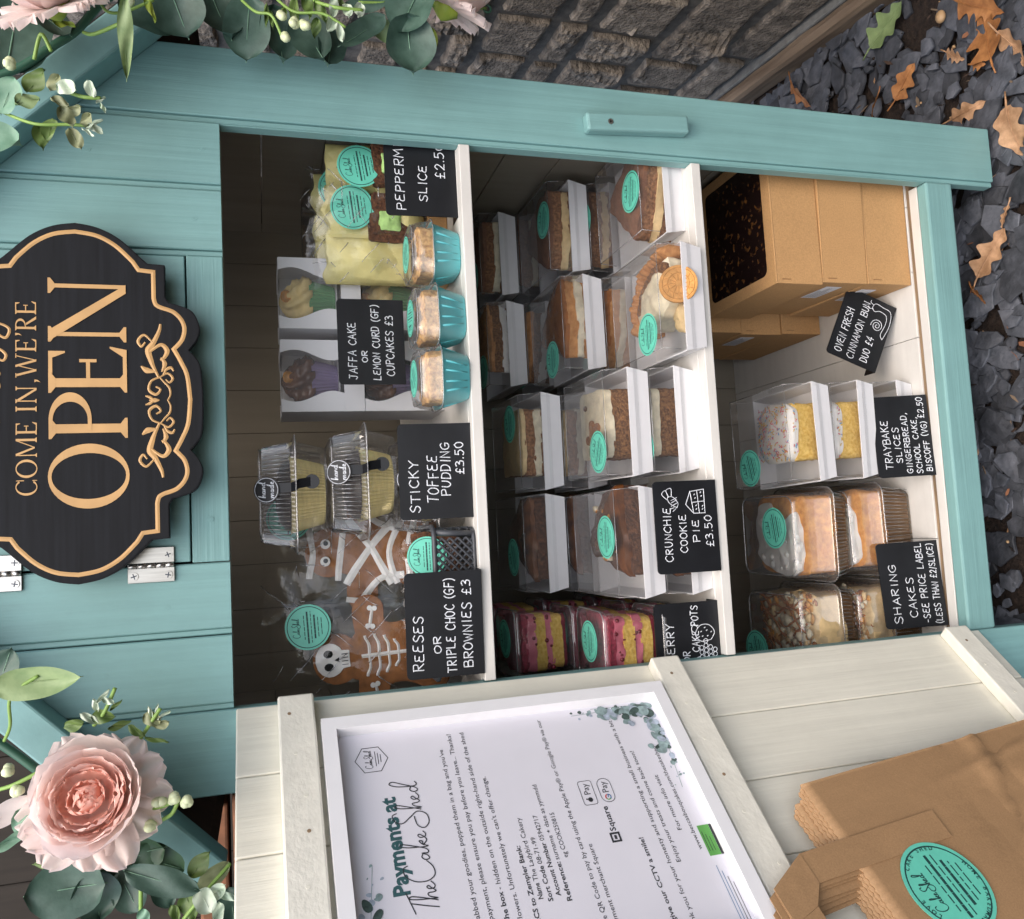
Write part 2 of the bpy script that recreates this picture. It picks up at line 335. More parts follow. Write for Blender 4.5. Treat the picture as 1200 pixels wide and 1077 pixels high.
        for j in range(capr):
            f = 1-j/capr
            for p in pts:
                q = c+(p-c)*f*taper; v = Vector((q.x, q.y, z1+dome*math.sqrt(max(0, 1-f*f)))); vs.append(tuple(v+disp(Vector((q.x, q.y, z1)))*(1.0 if j == 0 else 1.2)))
        v = Vector((c.x, c.y, z1+dome)); vs.append(tuple(v))
        fs = [[j*n+i, j*n+(i+1) % n, (j+1)*n+(i+1) % n, (j+1)*n+i] for j in range(capr-1) for i in range(n)]
        fs += [[(capr-1)*n+i, (capr-1)*n+(i+1) % n, capr*n] for i in range(n)]
        s.add(vs, fs, capm or m, smooth)
    def build(s, name, parent=None):
        me = bpy.data.meshes.new(name); me.from_pydata(s.v, [], s.f)
        for k in s.names: me.materials.append(MATS[k])
        me.polygons.foreach_set('material_index', s.m); me.polygons.foreach_set('use_smooth', s.sm); me.update()
        o = bpy.data.objects.new(name, me); COL.objects.link(o)
        if parent is not None: o.parent = parent
        return o

def tag(o, label=None, cat=None, group=None, kind=None):
    if label: o['label'] = label
    if cat: o['category'] = cat
    if group: o['group'] = group
    if kind: o['kind'] = kind
    return o
def thing(name, label, cat, loc=(0, 0, 0), rot=(0, 0, 0), group=None):
    o = bpy.data.objects.new(name, None); COL.objects.link(o); o.empty_display_size = 0.02
    o.location = loc; o.rotation_euler = rot
    return tag(o, label, cat, group)
def T(x=0, y=0, z=0): return Matrix.Translation((x, y, z))
def RX(a): return Matrix.Rotation(R(a), 4, 'X')
def RY(a): return Matrix.Rotation(R(a), 4, 'Y')
def RZ(a): return Matrix.Rotation(R(a), 4, 'Z')
def spline(P, n=6, closed=False):
    P = [Vector(p) for p in P]; out = []; N = len(P)
    for i in range(N-1 if not closed else N):
        g = (lambda k: P[k % N]) if closed else (lambda k: P[max(0, min(N-1, k))])
        a, b, c, d = g(i-1), g(i), g(i+1), g(i+2)
        for k in range(n):
            t = k/n
            out.append(.5*((2*b)+(c-a)*t+(2*a-5*b+4*c-d)*t*t+(3*b-a-3*c+d)*t**3))
    if not closed: out.append(P[-1])
    return [tuple(p) for p in out]

# ------------------------------------------------------------------ hand lettering: one-stroke capitals on a 4 x 6 grid ('~' = curved)
G = {'A': '0,0 2,6 4,0|0.9,2.2 3.2,2.2', 'B': '0,0 0,6|~0,6 2.8,5.7 2.9,3.6 0.3,3.2|~0.3,3.2 3.4,2.9 3.4,0.4 0,0', 'C': '~3.8,5 2.2,6.1 0.2,4.2 0.2,1.6 2,0 3.8,0.9',
     'D': '0.2,0 0.2,6|~0,6 3,5.4 3.6,2.8 2.6,0.6 0,0', 'E': '~3.3,5.9 0.6,5.6 0.7,3.6 2.6,3.2|~2.6,3.2 0.3,2.8 0.2,0.5 3.5,0.2', 'F': '0.3,0 0.5,6|0.4,6 3.6,6|0.4,3.2 2.9,3.2',
     'G': '~3.7,5.2 2.2,6.1 0.2,4.3 0.2,1.6 2,0 3.7,1 3.7,2.7|3.8,2.7 2,2.7', 'H': '0.2,0 0.2,6|3.7,0 3.7,6|0.2,3.1 3.7,3.1', 'I': '1,0 1,6', 'J': '~2.6,6 2.6,1.5 1.4,0 0,0.9|0.8,6 3.8,6',
     'K': '0.2,0 0.2,6|3.6,6 0.3,2.8|1.2,3.6 3.8,0', 'L': '0.3,6 0.2,0.1 3.4,0.1', 'M': '0,0 0.5,6 2.2,2.4 4,6 4.5,0', 'N': '0.1,0 0.2,6 3.5,0.1 3.6,6', 'O': '~2,6 0.3,4.8 0.1,1.8 1.8,0 3.6,1.4 3.7,4.4 2,6',
     'P': '0.3,0 0.3,6|~0.1,5.9 3.2,5.8 3.4,3.6 0.4,2.9', 'Q': '~2,6 0.3,4.8 0.1,1.8 1.8,0 3.6,1.4 3.7,4.4 2,6|2.4,1.6 4,-0.3', 'R': '0.3,0 0.3,6|~0.1,5.9 3.2,5.8 3.2,3.6 0.5,3|1,3 3.7,0',
     'S': '~3.6,5.2 2,6.1 0.4,5 1,3.6 3.2,2.4 3.4,0.8 1.8,-0.1 0.1,0.8', 'T': '1.9,0 2,6|0,6 4,6', 'U': '~0.2,6 0.2,1.8 1.8,0 3.5,1.8 3.6,6', 'V': '0,6 2,0 4,6', 'W': '0,6 1.1,0 2.3,4.4 3.5,0 4.6,6',
     'X': '0,0 3.8,6|0.2,6 3.8,0', 'Y': '0,6 2,3 4,6|2,3 1.8,0', 'Z': '0.2,6 3.6,6 0,0 3.8,0', '0': '~1.8,6 0.2,4.4 0.2,1.6 1.8,0 3.4,1.6 3.4,4.4 1.8,6', '1': '0.8,4.8 1.8,6 1.8,0',
     '2': '~0.3,4.6 1.6,6 3.2,4.9 2.6,2.8 0.2,0.1|0.2,0.1 3.6,0.1', '3': '~0.3,5.4 1.9,6 3.1,4.7 1.4,3.3|~1.4,3.3 3.5,2.6 3,0.3 0.2,0.3', '4': '2.8,0 2.8,6 0,1.9 3.8,1.9', '5': '3.3,6 0.7,6 0.5,3.5|~0.5,3.5 2.6,3.7 3.5,1.9 2,0 0.2,0.4',
     '£': '~3.5,5.2 2.3,6.1 1.3,4.8 1.5,2 0.9,0.3 0.2,0.1|0.3,0.1 3.7,0.1|0.2,2.9 2.9,2.9', '(': '~1.6,7 0.4,5 0.4,1.6 1.6,-0.8', ')': '~0.3,7 1.5,5 1.5,1.6 0.3,-0.8', '.': '0.4,0 0.6,0.3', ',': '0.8,0.6 0.3,-1.1',
     '-': '0.2,2.8 2.4,2.9', '/': '0,-0.6 2,6.6', "'": '0.6,6.2 0.4,4.8'}
GW = {'I': 2, 'M': 4.6, 'W': 4.7, '.': 1, ',': 1, '(': 1.9, ')': 1.9, '/': 2, '-': 2.6, '1': 2.6, "'": 1, ' ': 2.6}
def letter(mb, text, x0, x1, y, h, m, w, rnd, lift=0.0003, hh=0.0004, slant=0.04):
    """write text between x0 and x1 on baseline y, letters h high"""
    adv = [GW.get(c, 4.0)+1.25 for c in text]; k = (x1-x0)/(sum(adv)-1.25); cx = x0; ky = h/6
    for c, a in zip(text, adv):
        if c in G:
            dy = rnd.uniform(-.05, .05)*h; rs = rnd.uniform(.93, 1.05); sl = slant+rnd.uniform(-.05, .05)
            for q, st in enumerate(G[c].split('|')):
                cur = st.startswith('~'); pts = [tuple(float(t) for t in p.split(',')) for p in st.lstrip('~').split()]
                pts = [(p[0]+rnd.uniform(-.12, .12), p[1]*rs+rnd.uniform(-.12, .12), 0) for p in pts]
                if cur: pts = spline(pts, 5)
                mb.ribbon([(cx+p[0]*k+sl*p[1]*ky, y+dy+p[1]*ky) for p in pts], w, m, hh, lift+q*0.00004)
        cx += a*k
SCRIPT = {'The Cake Shed': ['0,9 7,11.5', '3.5,10.3 2,4.5 1,0', '3.2,0 4.6,5 5.6,9.5 5,10.5 4.4,8 4,3 3.9,0 4.8,2.8 5.9,3.2 6,1 6.4,0.2 7.4,1.6 8.3,2.6 7.9,3.3 7.2,2.4 7.3,0.6 8.3,0.2 9.6,1.4',
                          '15.8,9.4 15,11 12.4,10.6 10.2,7 9.9,2.4 11.6,-0.6 14.4,-0.4 16.6,1.6', '19.2,2.6 18,3.2 17,1.8 17.4,0.3 18.6,1 19.4,2.8 19.3,0.8 20,0.2 21,1.4 22.4,6 23.4,10 22.7,10.8 21.9,7 21.6,0.2 22.6,2.2 23.8,3.2 23.6,2 22.4,1.8 23.8,0.2 25,0.8 26.2,2.6 25.8,3.3 25,2.4 25.2,0.6 26.2,0.2 27.2,1',
                          '35,10.4 34.2,12.2 31.8,11.2 31,8.4 33,5 34.8,1.8 33.4,-1.6 30.4,-2.2 28.4,0 29.6,2.6 33,3.4', '35.4,0.2 36.8,5 38,9.6 37.2,10.4 36.4,7 36.1,0 37,2.6 38,3.2 38.2,1 38.8,0.2 39.9,1.6 40.8,2.7 40.3,3.4 39.5,2.4 39.7,0.6 40.8,0.2 42,1.2', '44.6,2.8 43.4,3.3 42.5,1.8 43,0.2 44.2,1 46,6 47.4,10.2 46.4,11.4 45.2,8 44.8,2 45.4,0.2 46.6,0.8'],
          'Cake Shed': None, 'hand': ['0,0 1,7 1.6,8.4 0.9,5 0.6,0 1.6,3 2.6,3 2.8,0', '6,3 4.4,3 4,0.8 5.2,0 6.1,2.6 6,0.4 6.8,0.4', '7.4,3.2 7.4,0 8.4,3 9.4,3 9.6,0.2', '13.2,3 11.4,3.2 11,0.8 12.4,0 13.4,3 14.4,8.4 13.4,6 13.2,0.6 14,0.2'],
          'made': ['0,3.2 0,0 1,3 1.8,3 2,0 3,3 3.8,3 4,0.2', '7.4,3 5.8,3 5.4,0.8 6.6,0 7.5,2.6 7.4,0.4 8.2,0.4', '11,3 9.4,3.2 9,0.8 10.4,0 11.4,3 12.4,8.4 11.4,6 11.2,0.6 12,0.2', '13,1.6 14.6,2.4 14,3.4 12.9,2.4 13.2,0.4 15,0.4']}
SCRIPT['Cake Shed'] = SCRIPT['The Cake Shed'][3:]
def script(mb, key, x0, x1, y, ky, m, w, lift=0.0003, hh=0.0003):
    L = [[tuple(float(t) for t in p.split(',')) for p in st.split()] for st in SCRIPT[key]]
    lo = min(p[0] for s_ in L for p in s_); hi = max(p[0] for s_ in L for p in s_); k = (x1-x0)/(hi-lo)
    for q, st in enumerate(L):
        pts = spline([((p[0]-lo)*k+x0, y+p[1]*ky, 0) for p in st], 6)
        mb.ribbon(pts, w, m, hh, lift+q*0.00003)
def printed(mb, text, m, x=0, y=0, size=0.006, bold=0.0, align='l', lift=0.0004, width=None, shear=0.0):
    """typeset text as flat faces on the local x-y plane"""
    cu = bpy.data.curves.new('lettering', 'FONT'); cu.body = text; cu.size = 1.0; cu.offset = bold; cu.resolution_u = 2; cu.shear = shear
    o = bpy.data.objects.new('lettering', cu); me = bpy.data.meshes.new_from_object(o)
    vs = [v.co.copy() for v in me.vertices]; fs = [list(p.vertices) for p in me.polygons]
    bpy.data.objects.remove(o); bpy.data.curves.remove(cu); bpy.data.meshes.remove(me)
    if not vs: return
    lo = min(v.x for v in vs); hi = max(v.x for v in vs); k = size
    kx = k if width is None else width/(hi-lo)
    if width is not None and size is None: k = kx
    x0 = x-(lo*kx) if align == 'l' else x-hi*kx if align == 'r' else x-(lo+hi)/2*kx
    mb.add([(x0+v.x*kx, y+v.y*k, lift) for v in vs], fs, m)
def sticker_mesh(mb, M, r, seed=0, big=False, n=44):
    """round teal maker's sticker: dark ring, script name, lines of small print"""
    keep = mb.M; mb.M = keep @ M; rnd = random.Random(seed)
    mb.disc(r, 0, 0.0003, 'sticker', n)
    mb.ribbon([(r*.9*math.cos(2*PI*i/60), r*.9*math.sin(2*PI*i/60)) for i in range(61)], r*.035, 'sticker_ink', 0.0001, 0.00035)
    script(mb, 'Cake Shed', -r*.42, r*.42, r*.38, r*.026, 'sticker_ink', r*.022, 0.00036, 0.0001)
    for row in range(6):
        y = r*(.16-row*.15); half = math.sqrt(max(0.02, .80**2-(y/r)**2))*r*(.86 if row in (1, 2) else .66); x = -half
        th = r*(.075 if row in (1, 3) else .035)
        while x < half:
            l = rnd.uniform(.08, .24)*r; x1 = min(half, x+l); mb.ribbon([(x, y), (x1, y)], th, 'sticker_ink', 0.0001, 0.00036); x = x1+.06*r
    mb.M = keep
V = RX(90)   # sheet lying in x-y  ->  upright, facing the viewer's side (-y)
rnd = random.Random(5)
GZ = -0.155
# ------------------------------------------------------------------ ground
g = MB(); n = 60
def gz(x, y): return GZ-0.004+0.006*noise.noise(Vector((x*9, y*9, 0)))+0.003*noise.noise(Vector((x*31, y*31, 4)))
def gc(i): 
    t = i/n*2-1; return math.copysign(abs(t)**2.6*30, t)+t*0.9
vs = [(0.5+gc(i), 0.1+gc(j), gz(0.5+gc(i), 0.1+gc(j))) for j in range(n+1) for i in range(n+1)]
g.add(vs, [[j*(n+1)+i, j*(n+1)+i+1, (j+1)*(n+1)+i+1, (j+1)*(n+1)+i] for j in range(n) for i in range(n)], 'soil', True)
tag(g.build('ground'), kind='structure')
# slate chippings: loose ground cover
def chip(mb, x, y, z, r, rz, tilt, tdir, m, seed):
    """split piece of slate: an angular plate with a stepped, slightly bowed face"""
    rr = random.Random(seed); k = rr.randint(5, 8); el = rr.uniform(.45, .95); th = rr.uniform(.0016, .0038); P = []
    for i in range(k):
        a = 2*PI*(i+rr.uniform(-.38, .38))/k; q = r*rr.uniform(.62, 1.15); P.append(Vector((q*math.cos(a), q*math.sin(a)*el, 0)))
    Q = []
    for i in range(k):
        p0, p1 = P[i], P[(i+1) % k]; n_ = max(1, int((p1-p0).length/.012))
        for j in range(n_):
            c = p0.lerp(p1, j/n_); c += Vector((rr.uniform(-1, 1), rr.uniform(-1, 1), 0))*r*(.045 if j else .0); Q.append(c)
    k = len(Q); M = T(x, y, z) @ Matrix.Rotation(tdir, 4, 'Z') @ RX(tilt) @ Matrix.Rotation(rz, 4, 'Z'); bow = rr.uniform(-.06, .08)*r
    def lvl(p, s_, zz): 
        q = p*s_; return M @ Vector((q.x, q.y, zz+bow*(1-(q.length/r)**2)+noise.noise(Vector((q.x*60, q.y*60, seed)))*.0012))
    rings = [[lvl(p, 1.0, -th) for p in Q], [lvl(p, 1.0+rr.uniform(-.01, .03), th*.1) for p in Q], [lvl(p, rr.uniform(.955, .985), th*.62) for p in Q], [lvl(p, .62, th*.78) for p in Q], [lvl(p, .28, th*.85) for p in Q]]
    vs = [tuple(v) for rg in rings for v in rg]+[tuple(lvl(Vector((0, 0, 0)), 0, th*.9))]
    fs = [[j*k+i, j*k+(i+1) % k, (j+1)*k+(i+1) % k, (j+1)*k+i] for j in range(4) for i in range(k)]+[[4*k+i, 4*k+(i+1) % k, 5*k] for i in range(k)]
    mb.add(vs, fs, m)
sl_ = MB(); rr = random.Random(11)
def bare(x, y):   # patches of bare soil
    return noise.noise(Vector((x*7+3.3, y*7, 1.7))) > 0.42 or math.hypot(x-0.985, y-0.13) < 0.055
for i in range(3600):
    if i < 2700: x, y = rr.uniform(-0.15, 1.08), rr.uniform(-0.30, 0.75)
    else: x, y = rr.uniform(-1.3, 1.06), rr.uniform(-1.1, 1.5)
    if bare(x, y) and rr.random() < .82: continue
    lvl = rr.choice((0, .002, .004, .007, .010, .013))
    chip(sl_, x, y, GZ+lvl+.003, rr.choice((.012, .018, .023, .028, .034, .040))*rr.uniform(.85, 1.15), rr.uniform(0, 6.3), rr.gauss(0, 6.5), rr.uniform(0, 6.3), 'slate', i)
tag(sl_.build('slate_chippings'), 'loose blue grey slate chippings spread over dark soil', 'chippings', kind='stuff')
lt = MB(); rl = random.Random(77)
for i in range(520):
    x, y = rl.uniform(.1, 1.03), rl.uniform(-.28, .72); a = rl.uniform(0, 6.3); L = rl.uniform(.003, .014); W2 = L*rl.uniform(.08, .55)
    lt.M = T(x, y, GZ+rl.uniform(.002, .020)) @ Matrix.Rotation(a, 4, 'Z') @ RX(rl.gauss(0, 22)) @ RY(rl.gauss(0, 14))
    k = rl.randint(4, 6); P = [(L*math.cos(2*PI*q/k)*rl.uniform(.6, 1), W2*math.sin(2*PI*q/k)*rl.uniform(.6, 1)) for q in range(k)]
    lt.prism(P, 0, rl.uniform(.0004, .0014), rl.choice(('timber_edge', 'terracotta', 'oak_leaf_tan', 'dark_wood', 'dark_wood', 'soil')))
tag(lt.build('leaf_litter'), 'brown bark flakes and broken leaf scraps scattered over the slate', 'litter', kind='stuff')
sp = MB()
for i in range(420):
    x, y = rr.uniform(0.1, 1.03), rr.uniform(-.25, .7)
    sp.ball((x, y, GZ+rr.uniform(.0, .012)), rr.uniform(.0010, .0032), 'nut_shell' if rr.random() < .35 else 'soil', 6, .4, 300, i)
tag(sp.build('soil_crumbs'), 'tiny pale grit and bark crumbs scattered between the slate pieces', 'grit', kind='stuff')
# ------------------------------------------------------------------ stone wall, footing, timber edging
wl = thing('stone_wall', 'rough dark grey stone wall with wide recessed joints beside the shed', 'wall', (1.1215, 0.3, GZ), (0, 0, R(-6)))
m = MB(); m.bb((0.0045, -1.3, -0.02), (0.25, 2.6, 1.75), 'mortar', 0.004); m.build('mortar', wl)
m = MB(); rr = random.Random(3); z = 0.055; row = 0
def stone(mb, y0, y1, z0, z1, seed):
    """split-faced block: a few chiselled planes meeting in ridges, roughened"""
    rs = random.Random(seed); step = .0058; nu, nv = max(8, int((y1-y0)/step)), max(6, int((z1-z0)/step)); out = rs.uniform(.018, .034); vs = []
    pl = [(out+rs.uniform(0, .010), rs.uniform(-.32, .32), rs.uniform(-.38, .38), rs.uniform(y0, y1), rs.uniform(z0, z1)) for _ in range(6)]
    for j in range(nv+1):
        for i in range(nu+1):
            u, v = i/nu, j/nv; y = y0+(y1-y0)*u; zz = z0+(z1-z0)*v; p = Vector((seed*5.7, y, zz))
            e = min(u, 1-u)*(y1-y0); f = min(v, 1-v)*(z1-z0); q = min(1, min(e, f)/.007)
            wy, wz = y+noise.noise(p*22)*.012, zz+noise.noise(p*22+Vector((6, 2, 8)))*.012
            h = min(a_+b_*(wy-yc)+c_*(wz-zc) for a_, b_, c_, yc, zc in pl)
            lay = noise.noise(Vector((seed, y*18, zz*70)))          # bedding planes
            rough = noise.noise(p*48)*.0035+noise.noise(p*110)*.0022+(abs(lay)-.2)*.008
            x = .012-max(.017, h*.9+rough)*(.25+.75*q)-.002*q
            if j in (0, nv) or i in (0, nu): x = .014
            vs.append((x, y+noise.noise(p*24+Vector((5, 5, 5)))*.007*(1 if .0 < u < 1 else .8), zz+noise.noise(p*24+Vector((9, 1, 3)))*.006))
    mb.add(vs, [[j*(nu+1)+i, j*(nu+1)+i+1, (j+1)*(nu+1)+i+1, (j+1)*(nu+1)+i][::-1] for j in range(nv) for i in range(nu)], 'stone', False)
sd = 0
while z < 1.68:
    h = rr.choice((.075, .095, .11, .13, .15)); y = -1.28+rr.uniform(-.1, 0)
    while y < 2.55:
        L = rr.uniform(.12, .30); sd += 1
        if h > .1 and rr.random() < .3:
            k = rr.uniform(.4, .6); stone(m, y, y+L-.020, z, z+h*k-.016, sd); sd += 1; stone(m, y, y+L-.020, z+h*k, z+h-.019, sd)
        else: stone(m, y, y+L-.020, z+rr.uniform(-.004, .004), z+h-.019+rr.uniform(-.004, .004), sd)
        y += L
    z += h
m.build('stones', wl)
m = MB(); m.bb((-.020, -1.3, -.03), (.10, 2.6, .050), 'concrete', .004); m.build('footing', wl)
te = MB(); nn_ = 60; vs = []
prof = ((-.014, 0), (-.014, .034), (-.010, .043), (.004, .047), (.016, .044), (.016, 0))
for i in range(nn_+1):
    y = -1.2+3.4*i/nn_
    for (px, pz) in prof:
        q = Vector((px*8, y*6, pz*8)); vs.append((px+noise.noise(q*3)*.003, y, pz+noise.noise(q*3+Vector((4, 4, 4)))*.004))
k_ = len(prof); te.add(vs, [[i*k_+j, i*k_+(j+1) % k_, (i+1)*k_+(j+1) % k_, (i+1)*k_+j] for i in range(nn_) for j in range(k_)], 'timber_edge')
o = te.build('timber_edging'); o.location = (1.052, 0, GZ+.002); o.rotation_euler = (0, 0, R(-6)); tag(o, 'weathered brown timber plank lying along the foot of the stone wall', 'edging')
# boarded fence, its colour darkened for the shade, beyond the left corner of the shed
fn = thing('board_fence', 'board fence with shade put into its dark colour behind the left corner of the shed', 'fence', (-0.9, 0.62, GZ))
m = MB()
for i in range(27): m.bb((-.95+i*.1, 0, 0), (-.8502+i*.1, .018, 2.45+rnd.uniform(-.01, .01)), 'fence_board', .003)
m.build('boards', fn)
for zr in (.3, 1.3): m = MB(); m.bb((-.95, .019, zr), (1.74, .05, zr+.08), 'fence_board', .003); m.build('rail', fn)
br = MB()
for i, (dx, dz) in enumerate(((0, 0), (.005, .042), (-.01, .085), (.01, .128), (0, .171))):
    br.box((dx, 0, .02+dz), (.19, .09, .037), 'terracotta', .004)
o = br.build('brick_pile'); o.location = (-.27, .33, GZ+.97); 
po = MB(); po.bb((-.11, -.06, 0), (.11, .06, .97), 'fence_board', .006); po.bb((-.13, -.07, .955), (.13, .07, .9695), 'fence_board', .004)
p_ = po.build('timber_plinth'); p_.location = (-.27, .33, GZ); tag(p_, 'dark timber plinth behind the left corner of the shed', 'plinth')
tag(o, 'orange clay bricks glimpsed in the dark gap behind the open door', 'bricks')

# ------------------------------------------------------------------ the shed
shed = thing('cake_shed', 'small teal painted wooden display shed with open door and cream interior', 'shed', (0, 0, 0))
ZT = 0.966
m = MB()
def board(mb, x0, x1, z0, top, rebate_left=True):
    """upright board with a shallow rebate down its left edge; top edge follows the gable"""
    a = x0+(.007 if rebate_left else 0)
    zt = lambda x: min(top, 1.437-abs(x-.32)+.012)
    def slab(xa, xb, y0):
        c = .0012
        pts = [(xa, y0+c), (xa+c, y0), (xb-c, y0), (xb, y0+c), (xb, .018), (xa, .018)]; k = len(pts)
        vs = [(p[0], p[1], z0) for p in pts]+[(p[0], p[1], zt(p[0])) for p in pts]
        mb.add(vs, [[i, (i+1) % k, k+(i+1) % k, k+i] for i in range(k)]+[list(range(k))[::-1], list(range(k, 2*k))], 'teal_paint')
    slab(a, x1, 0.0)
    if rebate_left: slab(x0+.0002, a-.0002, .0035)
xs = (-.0005, .0775, .1545)
for a, b in zip(xs, xs[1:]): board(m, a, b-.0008, ZT, 2)
xs = (.488, .5635, .6415)
for a, b in zip(xs, xs[1:]): board(m, a, b-.0008, ZT, 2)
m.bb((.1548, .0006, ZT), (.4876, .018, 1.0035), 'teal_paint_across', .001)
m.bb((.1, .0185, 1.0036), (.54, .022, 1.2), 'dark_gap')
for kx_, kz_ in ((.676, 1.075), (.60, 1.10), (.53, .995), (.03, 1.01), (.11, 1.03), (.045, 1.09), (.20, .985), (.61, .985)):
    keep = m.M; m.M = T(kx_, .0002, kz_) @ V; m.disc(.0030, -.001, .0005, 'teal_paint', 14, sy=1.3); m.disc(.0013, .0005, .0007, 'teal_paint_across', 10); m.M = keep
m.build('gable_panel', shed)
m = MB(); board(m, .6415, .7300, -.122, 2); m.build('corner_board', shed)
m = MB(); board(m, -.0870, -.0008, -.122, 2, False); m.build('corner_board', shed)
m = MB(); m.bb((.1562, -.0008, 1.0052), (.4864, .0150, 1.262), 'teal_paint', .0012); hatch = m.build('hatch', shed)
for hx, hz in ((.1545, 1.0435), (.1545, 1.1855)):
    m = MB(); z0, z1 = hz-.0225, hz+.0225
    m.bb((hx-.0175, -.0034, z0), (hx-.0025, -.0012, z1), 'steel', .0004); m.bb((hx+.0025, -.0044, z0), (hx+.0185, -.0012, z1), 'steel', .0004)
    for i in range(5):
        za = z0+(z1-z0)*i/5; m.tube([(hx, -.0042, za+.0004), (hx, -.0042, za+(z1-z0)/5-.0004)], .0027, 'steel', 12)
    for sx in (-.0105, .0105):
        for sz in (-.0165, .0165):
            keep = m.M; m.M = T(hx+sx, -.0034, hz+sz) @ V @ RZ(rnd.uniform(0, 90)); m.disc(.0042, 0, .0016, 'steel', 16)
            m.ribbon([(-.0026, 0), (.0026, 0)], .0011, 'dark_steel', .0001, .0017); m.ribbon([(0, -.0026), (0, .0026)], .0011, 'dark_steel', .00012, .0017); m.M = keep
    m.build('hinge', hatch)
m = MB(); m.bb((.6400, .0030, 0.0006), (.6413, .0190, ZT-.0006), 'teal_paint', .0004); m.bb((.6330, .0050, .0006), (.6397, .0190, ZT-.0006), 'teal_paint', .001) if False else None
m.build('jamb_strip', shed)
# turn button on the right corner board
m = MB(); m.M = T(.680, 0, .458) @ RY(-3.2); m.box((0, -.0085, 0), (.024, .0166, .143), 'teal_paint', .0035)
m.M = m.M @ T(-.001, -.0169, .040) @ V; m.disc(.0036, 0, .0007, 'steel', 16); m.disc(.0016, .0007, .0009, 'dark_gap', 10); m.build('turn_button', shed)
# bottom rail, floor
m = MB(); m.bb((-.0006, 0.0012, -.0465), (.6412, .0205, 0.0), 'teal_paint_across', .003); m.build('bottom_rail', shed)
m = MB(); m.bb((.0, .0210, -.046), (.6412, .0365, -.0006), 'shelf_paint', .001)
m.bb((-.07, .0385, -.046), (.71, .0445, -.0035), 'raw_wood')
for i in range(8):
    x = -.07+i*.0985; m.bb((x, .0447, -.020), (min(.712, x+.0978), .545, -.0006), 'shelf_paint', .0008)
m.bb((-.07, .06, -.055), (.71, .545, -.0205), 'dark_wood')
m.build('floor_boards', shed)
for zt in (.692, .379):
    m = MB(); m.bb((-.073, .0190, zt-.0135), (.713, .530, zt), 'shelf_paint', .0006); m.bb((.0006, .0006, zt-.0133), (.6398, .0189, zt-.0001), 'shelf_paint', .001); m.build('shelf', shed)
# walls lined with boards
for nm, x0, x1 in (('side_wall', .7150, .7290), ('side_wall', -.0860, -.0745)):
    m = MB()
    for i in range(13): m.bb((x0, .0185, -.10+i*.085), (x1, .545, -.10+i*.085+.0838), 'cream_paint_across' if False else 'inner_paint_shaded', .001)
    m.bb((x0, .0185, 1.006), (x1, .545, 1.056), 'inner_paint_shaded', .001)
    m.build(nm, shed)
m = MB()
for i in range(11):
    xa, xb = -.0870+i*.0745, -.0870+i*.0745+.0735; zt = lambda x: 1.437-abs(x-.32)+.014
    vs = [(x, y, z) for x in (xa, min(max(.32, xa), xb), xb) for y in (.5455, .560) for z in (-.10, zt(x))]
    m.add(vs, [(0, 4, 5, 1), (4, 8, 9, 5), (2, 3, 7, 6), (6, 7, 11, 10), (1, 5, 7, 3), (5, 9, 11, 7), (0, 1, 3, 2), (8, 10, 11, 9)], 'inner_paint_shaded')
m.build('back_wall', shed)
m = MB(); m.bb((-.0735, .0186, ZT+.0), (.7145, .030, ZT+.03), 'inner_paint_shaded', .001); m.build('head_rail', shed)
# roof slabs and barge boards: 45 degree gable, apex x=.32 z=1.437 at the lower edge of the barge
q2 = math.sqrt(.5)
for sx in (-1, 1):
    A = Matrix(((sx*q2, 0, q2*sx, .32), (0, 1, 0, 0), (-q2, 0, q2, 1.437), (0, 0, 0, 1)))  # x runs down the slope, z outwards
    m = MB(); m.M = A; m.bb((0.037, -.040, .0), (.655, -.0004, .0350), 'teal_paint_plain', .0025); m.build('barge_board', shed)
    m = MB(); m.M = A; m.bb((0.05, -.0003, .016), (.640, .62, .034), 'dark_wood', .001); m.bb((.04, -.030, .0355), (.665, .63, .041), 'fence_board', .001); m.build('roof_panel', shed)
# the door, hinged at x=0 and swung open to the left; its front (-y) is the inside face
door = MB(); door.M = T(0, 0, 0) @ RZ(50)
e = (0, .0855, .1700, .2545, .339, .4235, .508, .5925, .640)
for a, b in zip(e, e[1:]):
    door.bb((-b+.0005, 0.0, -.014), (-a-.0005, .0155, .9635), 'cream_paint', .0016)
door.bb((-.640, .0158, -.014), (-.0004, .0185, .9635), 'teal_paint', .0004)
dr = door.build('door', shed)
rr = random.Random(8)
for z0, z1 in ((.8845, .9215), (.4530, .4900), (.0185, .0545)):
    m = MB(); m.M = RZ(50); m.bb((-.600, -.0165, z0), (-.0035, -.0002, z1), 'cream_paint_across', .0022)
    for i in range(12):
        x = -.025-i*.048+rr.uniform(-.006, .006); keep = m.M; m.M = m.M @ T(x, -.0165, (z0+z1)/2+rr.uniform(-.008, .008)) @ V; m.disc(.0019, -.0002, .0003, 'raw_wood' if i % 3 == 0 else 'cream_paint', 9); m.M = keep
    m.build('batten', dr)

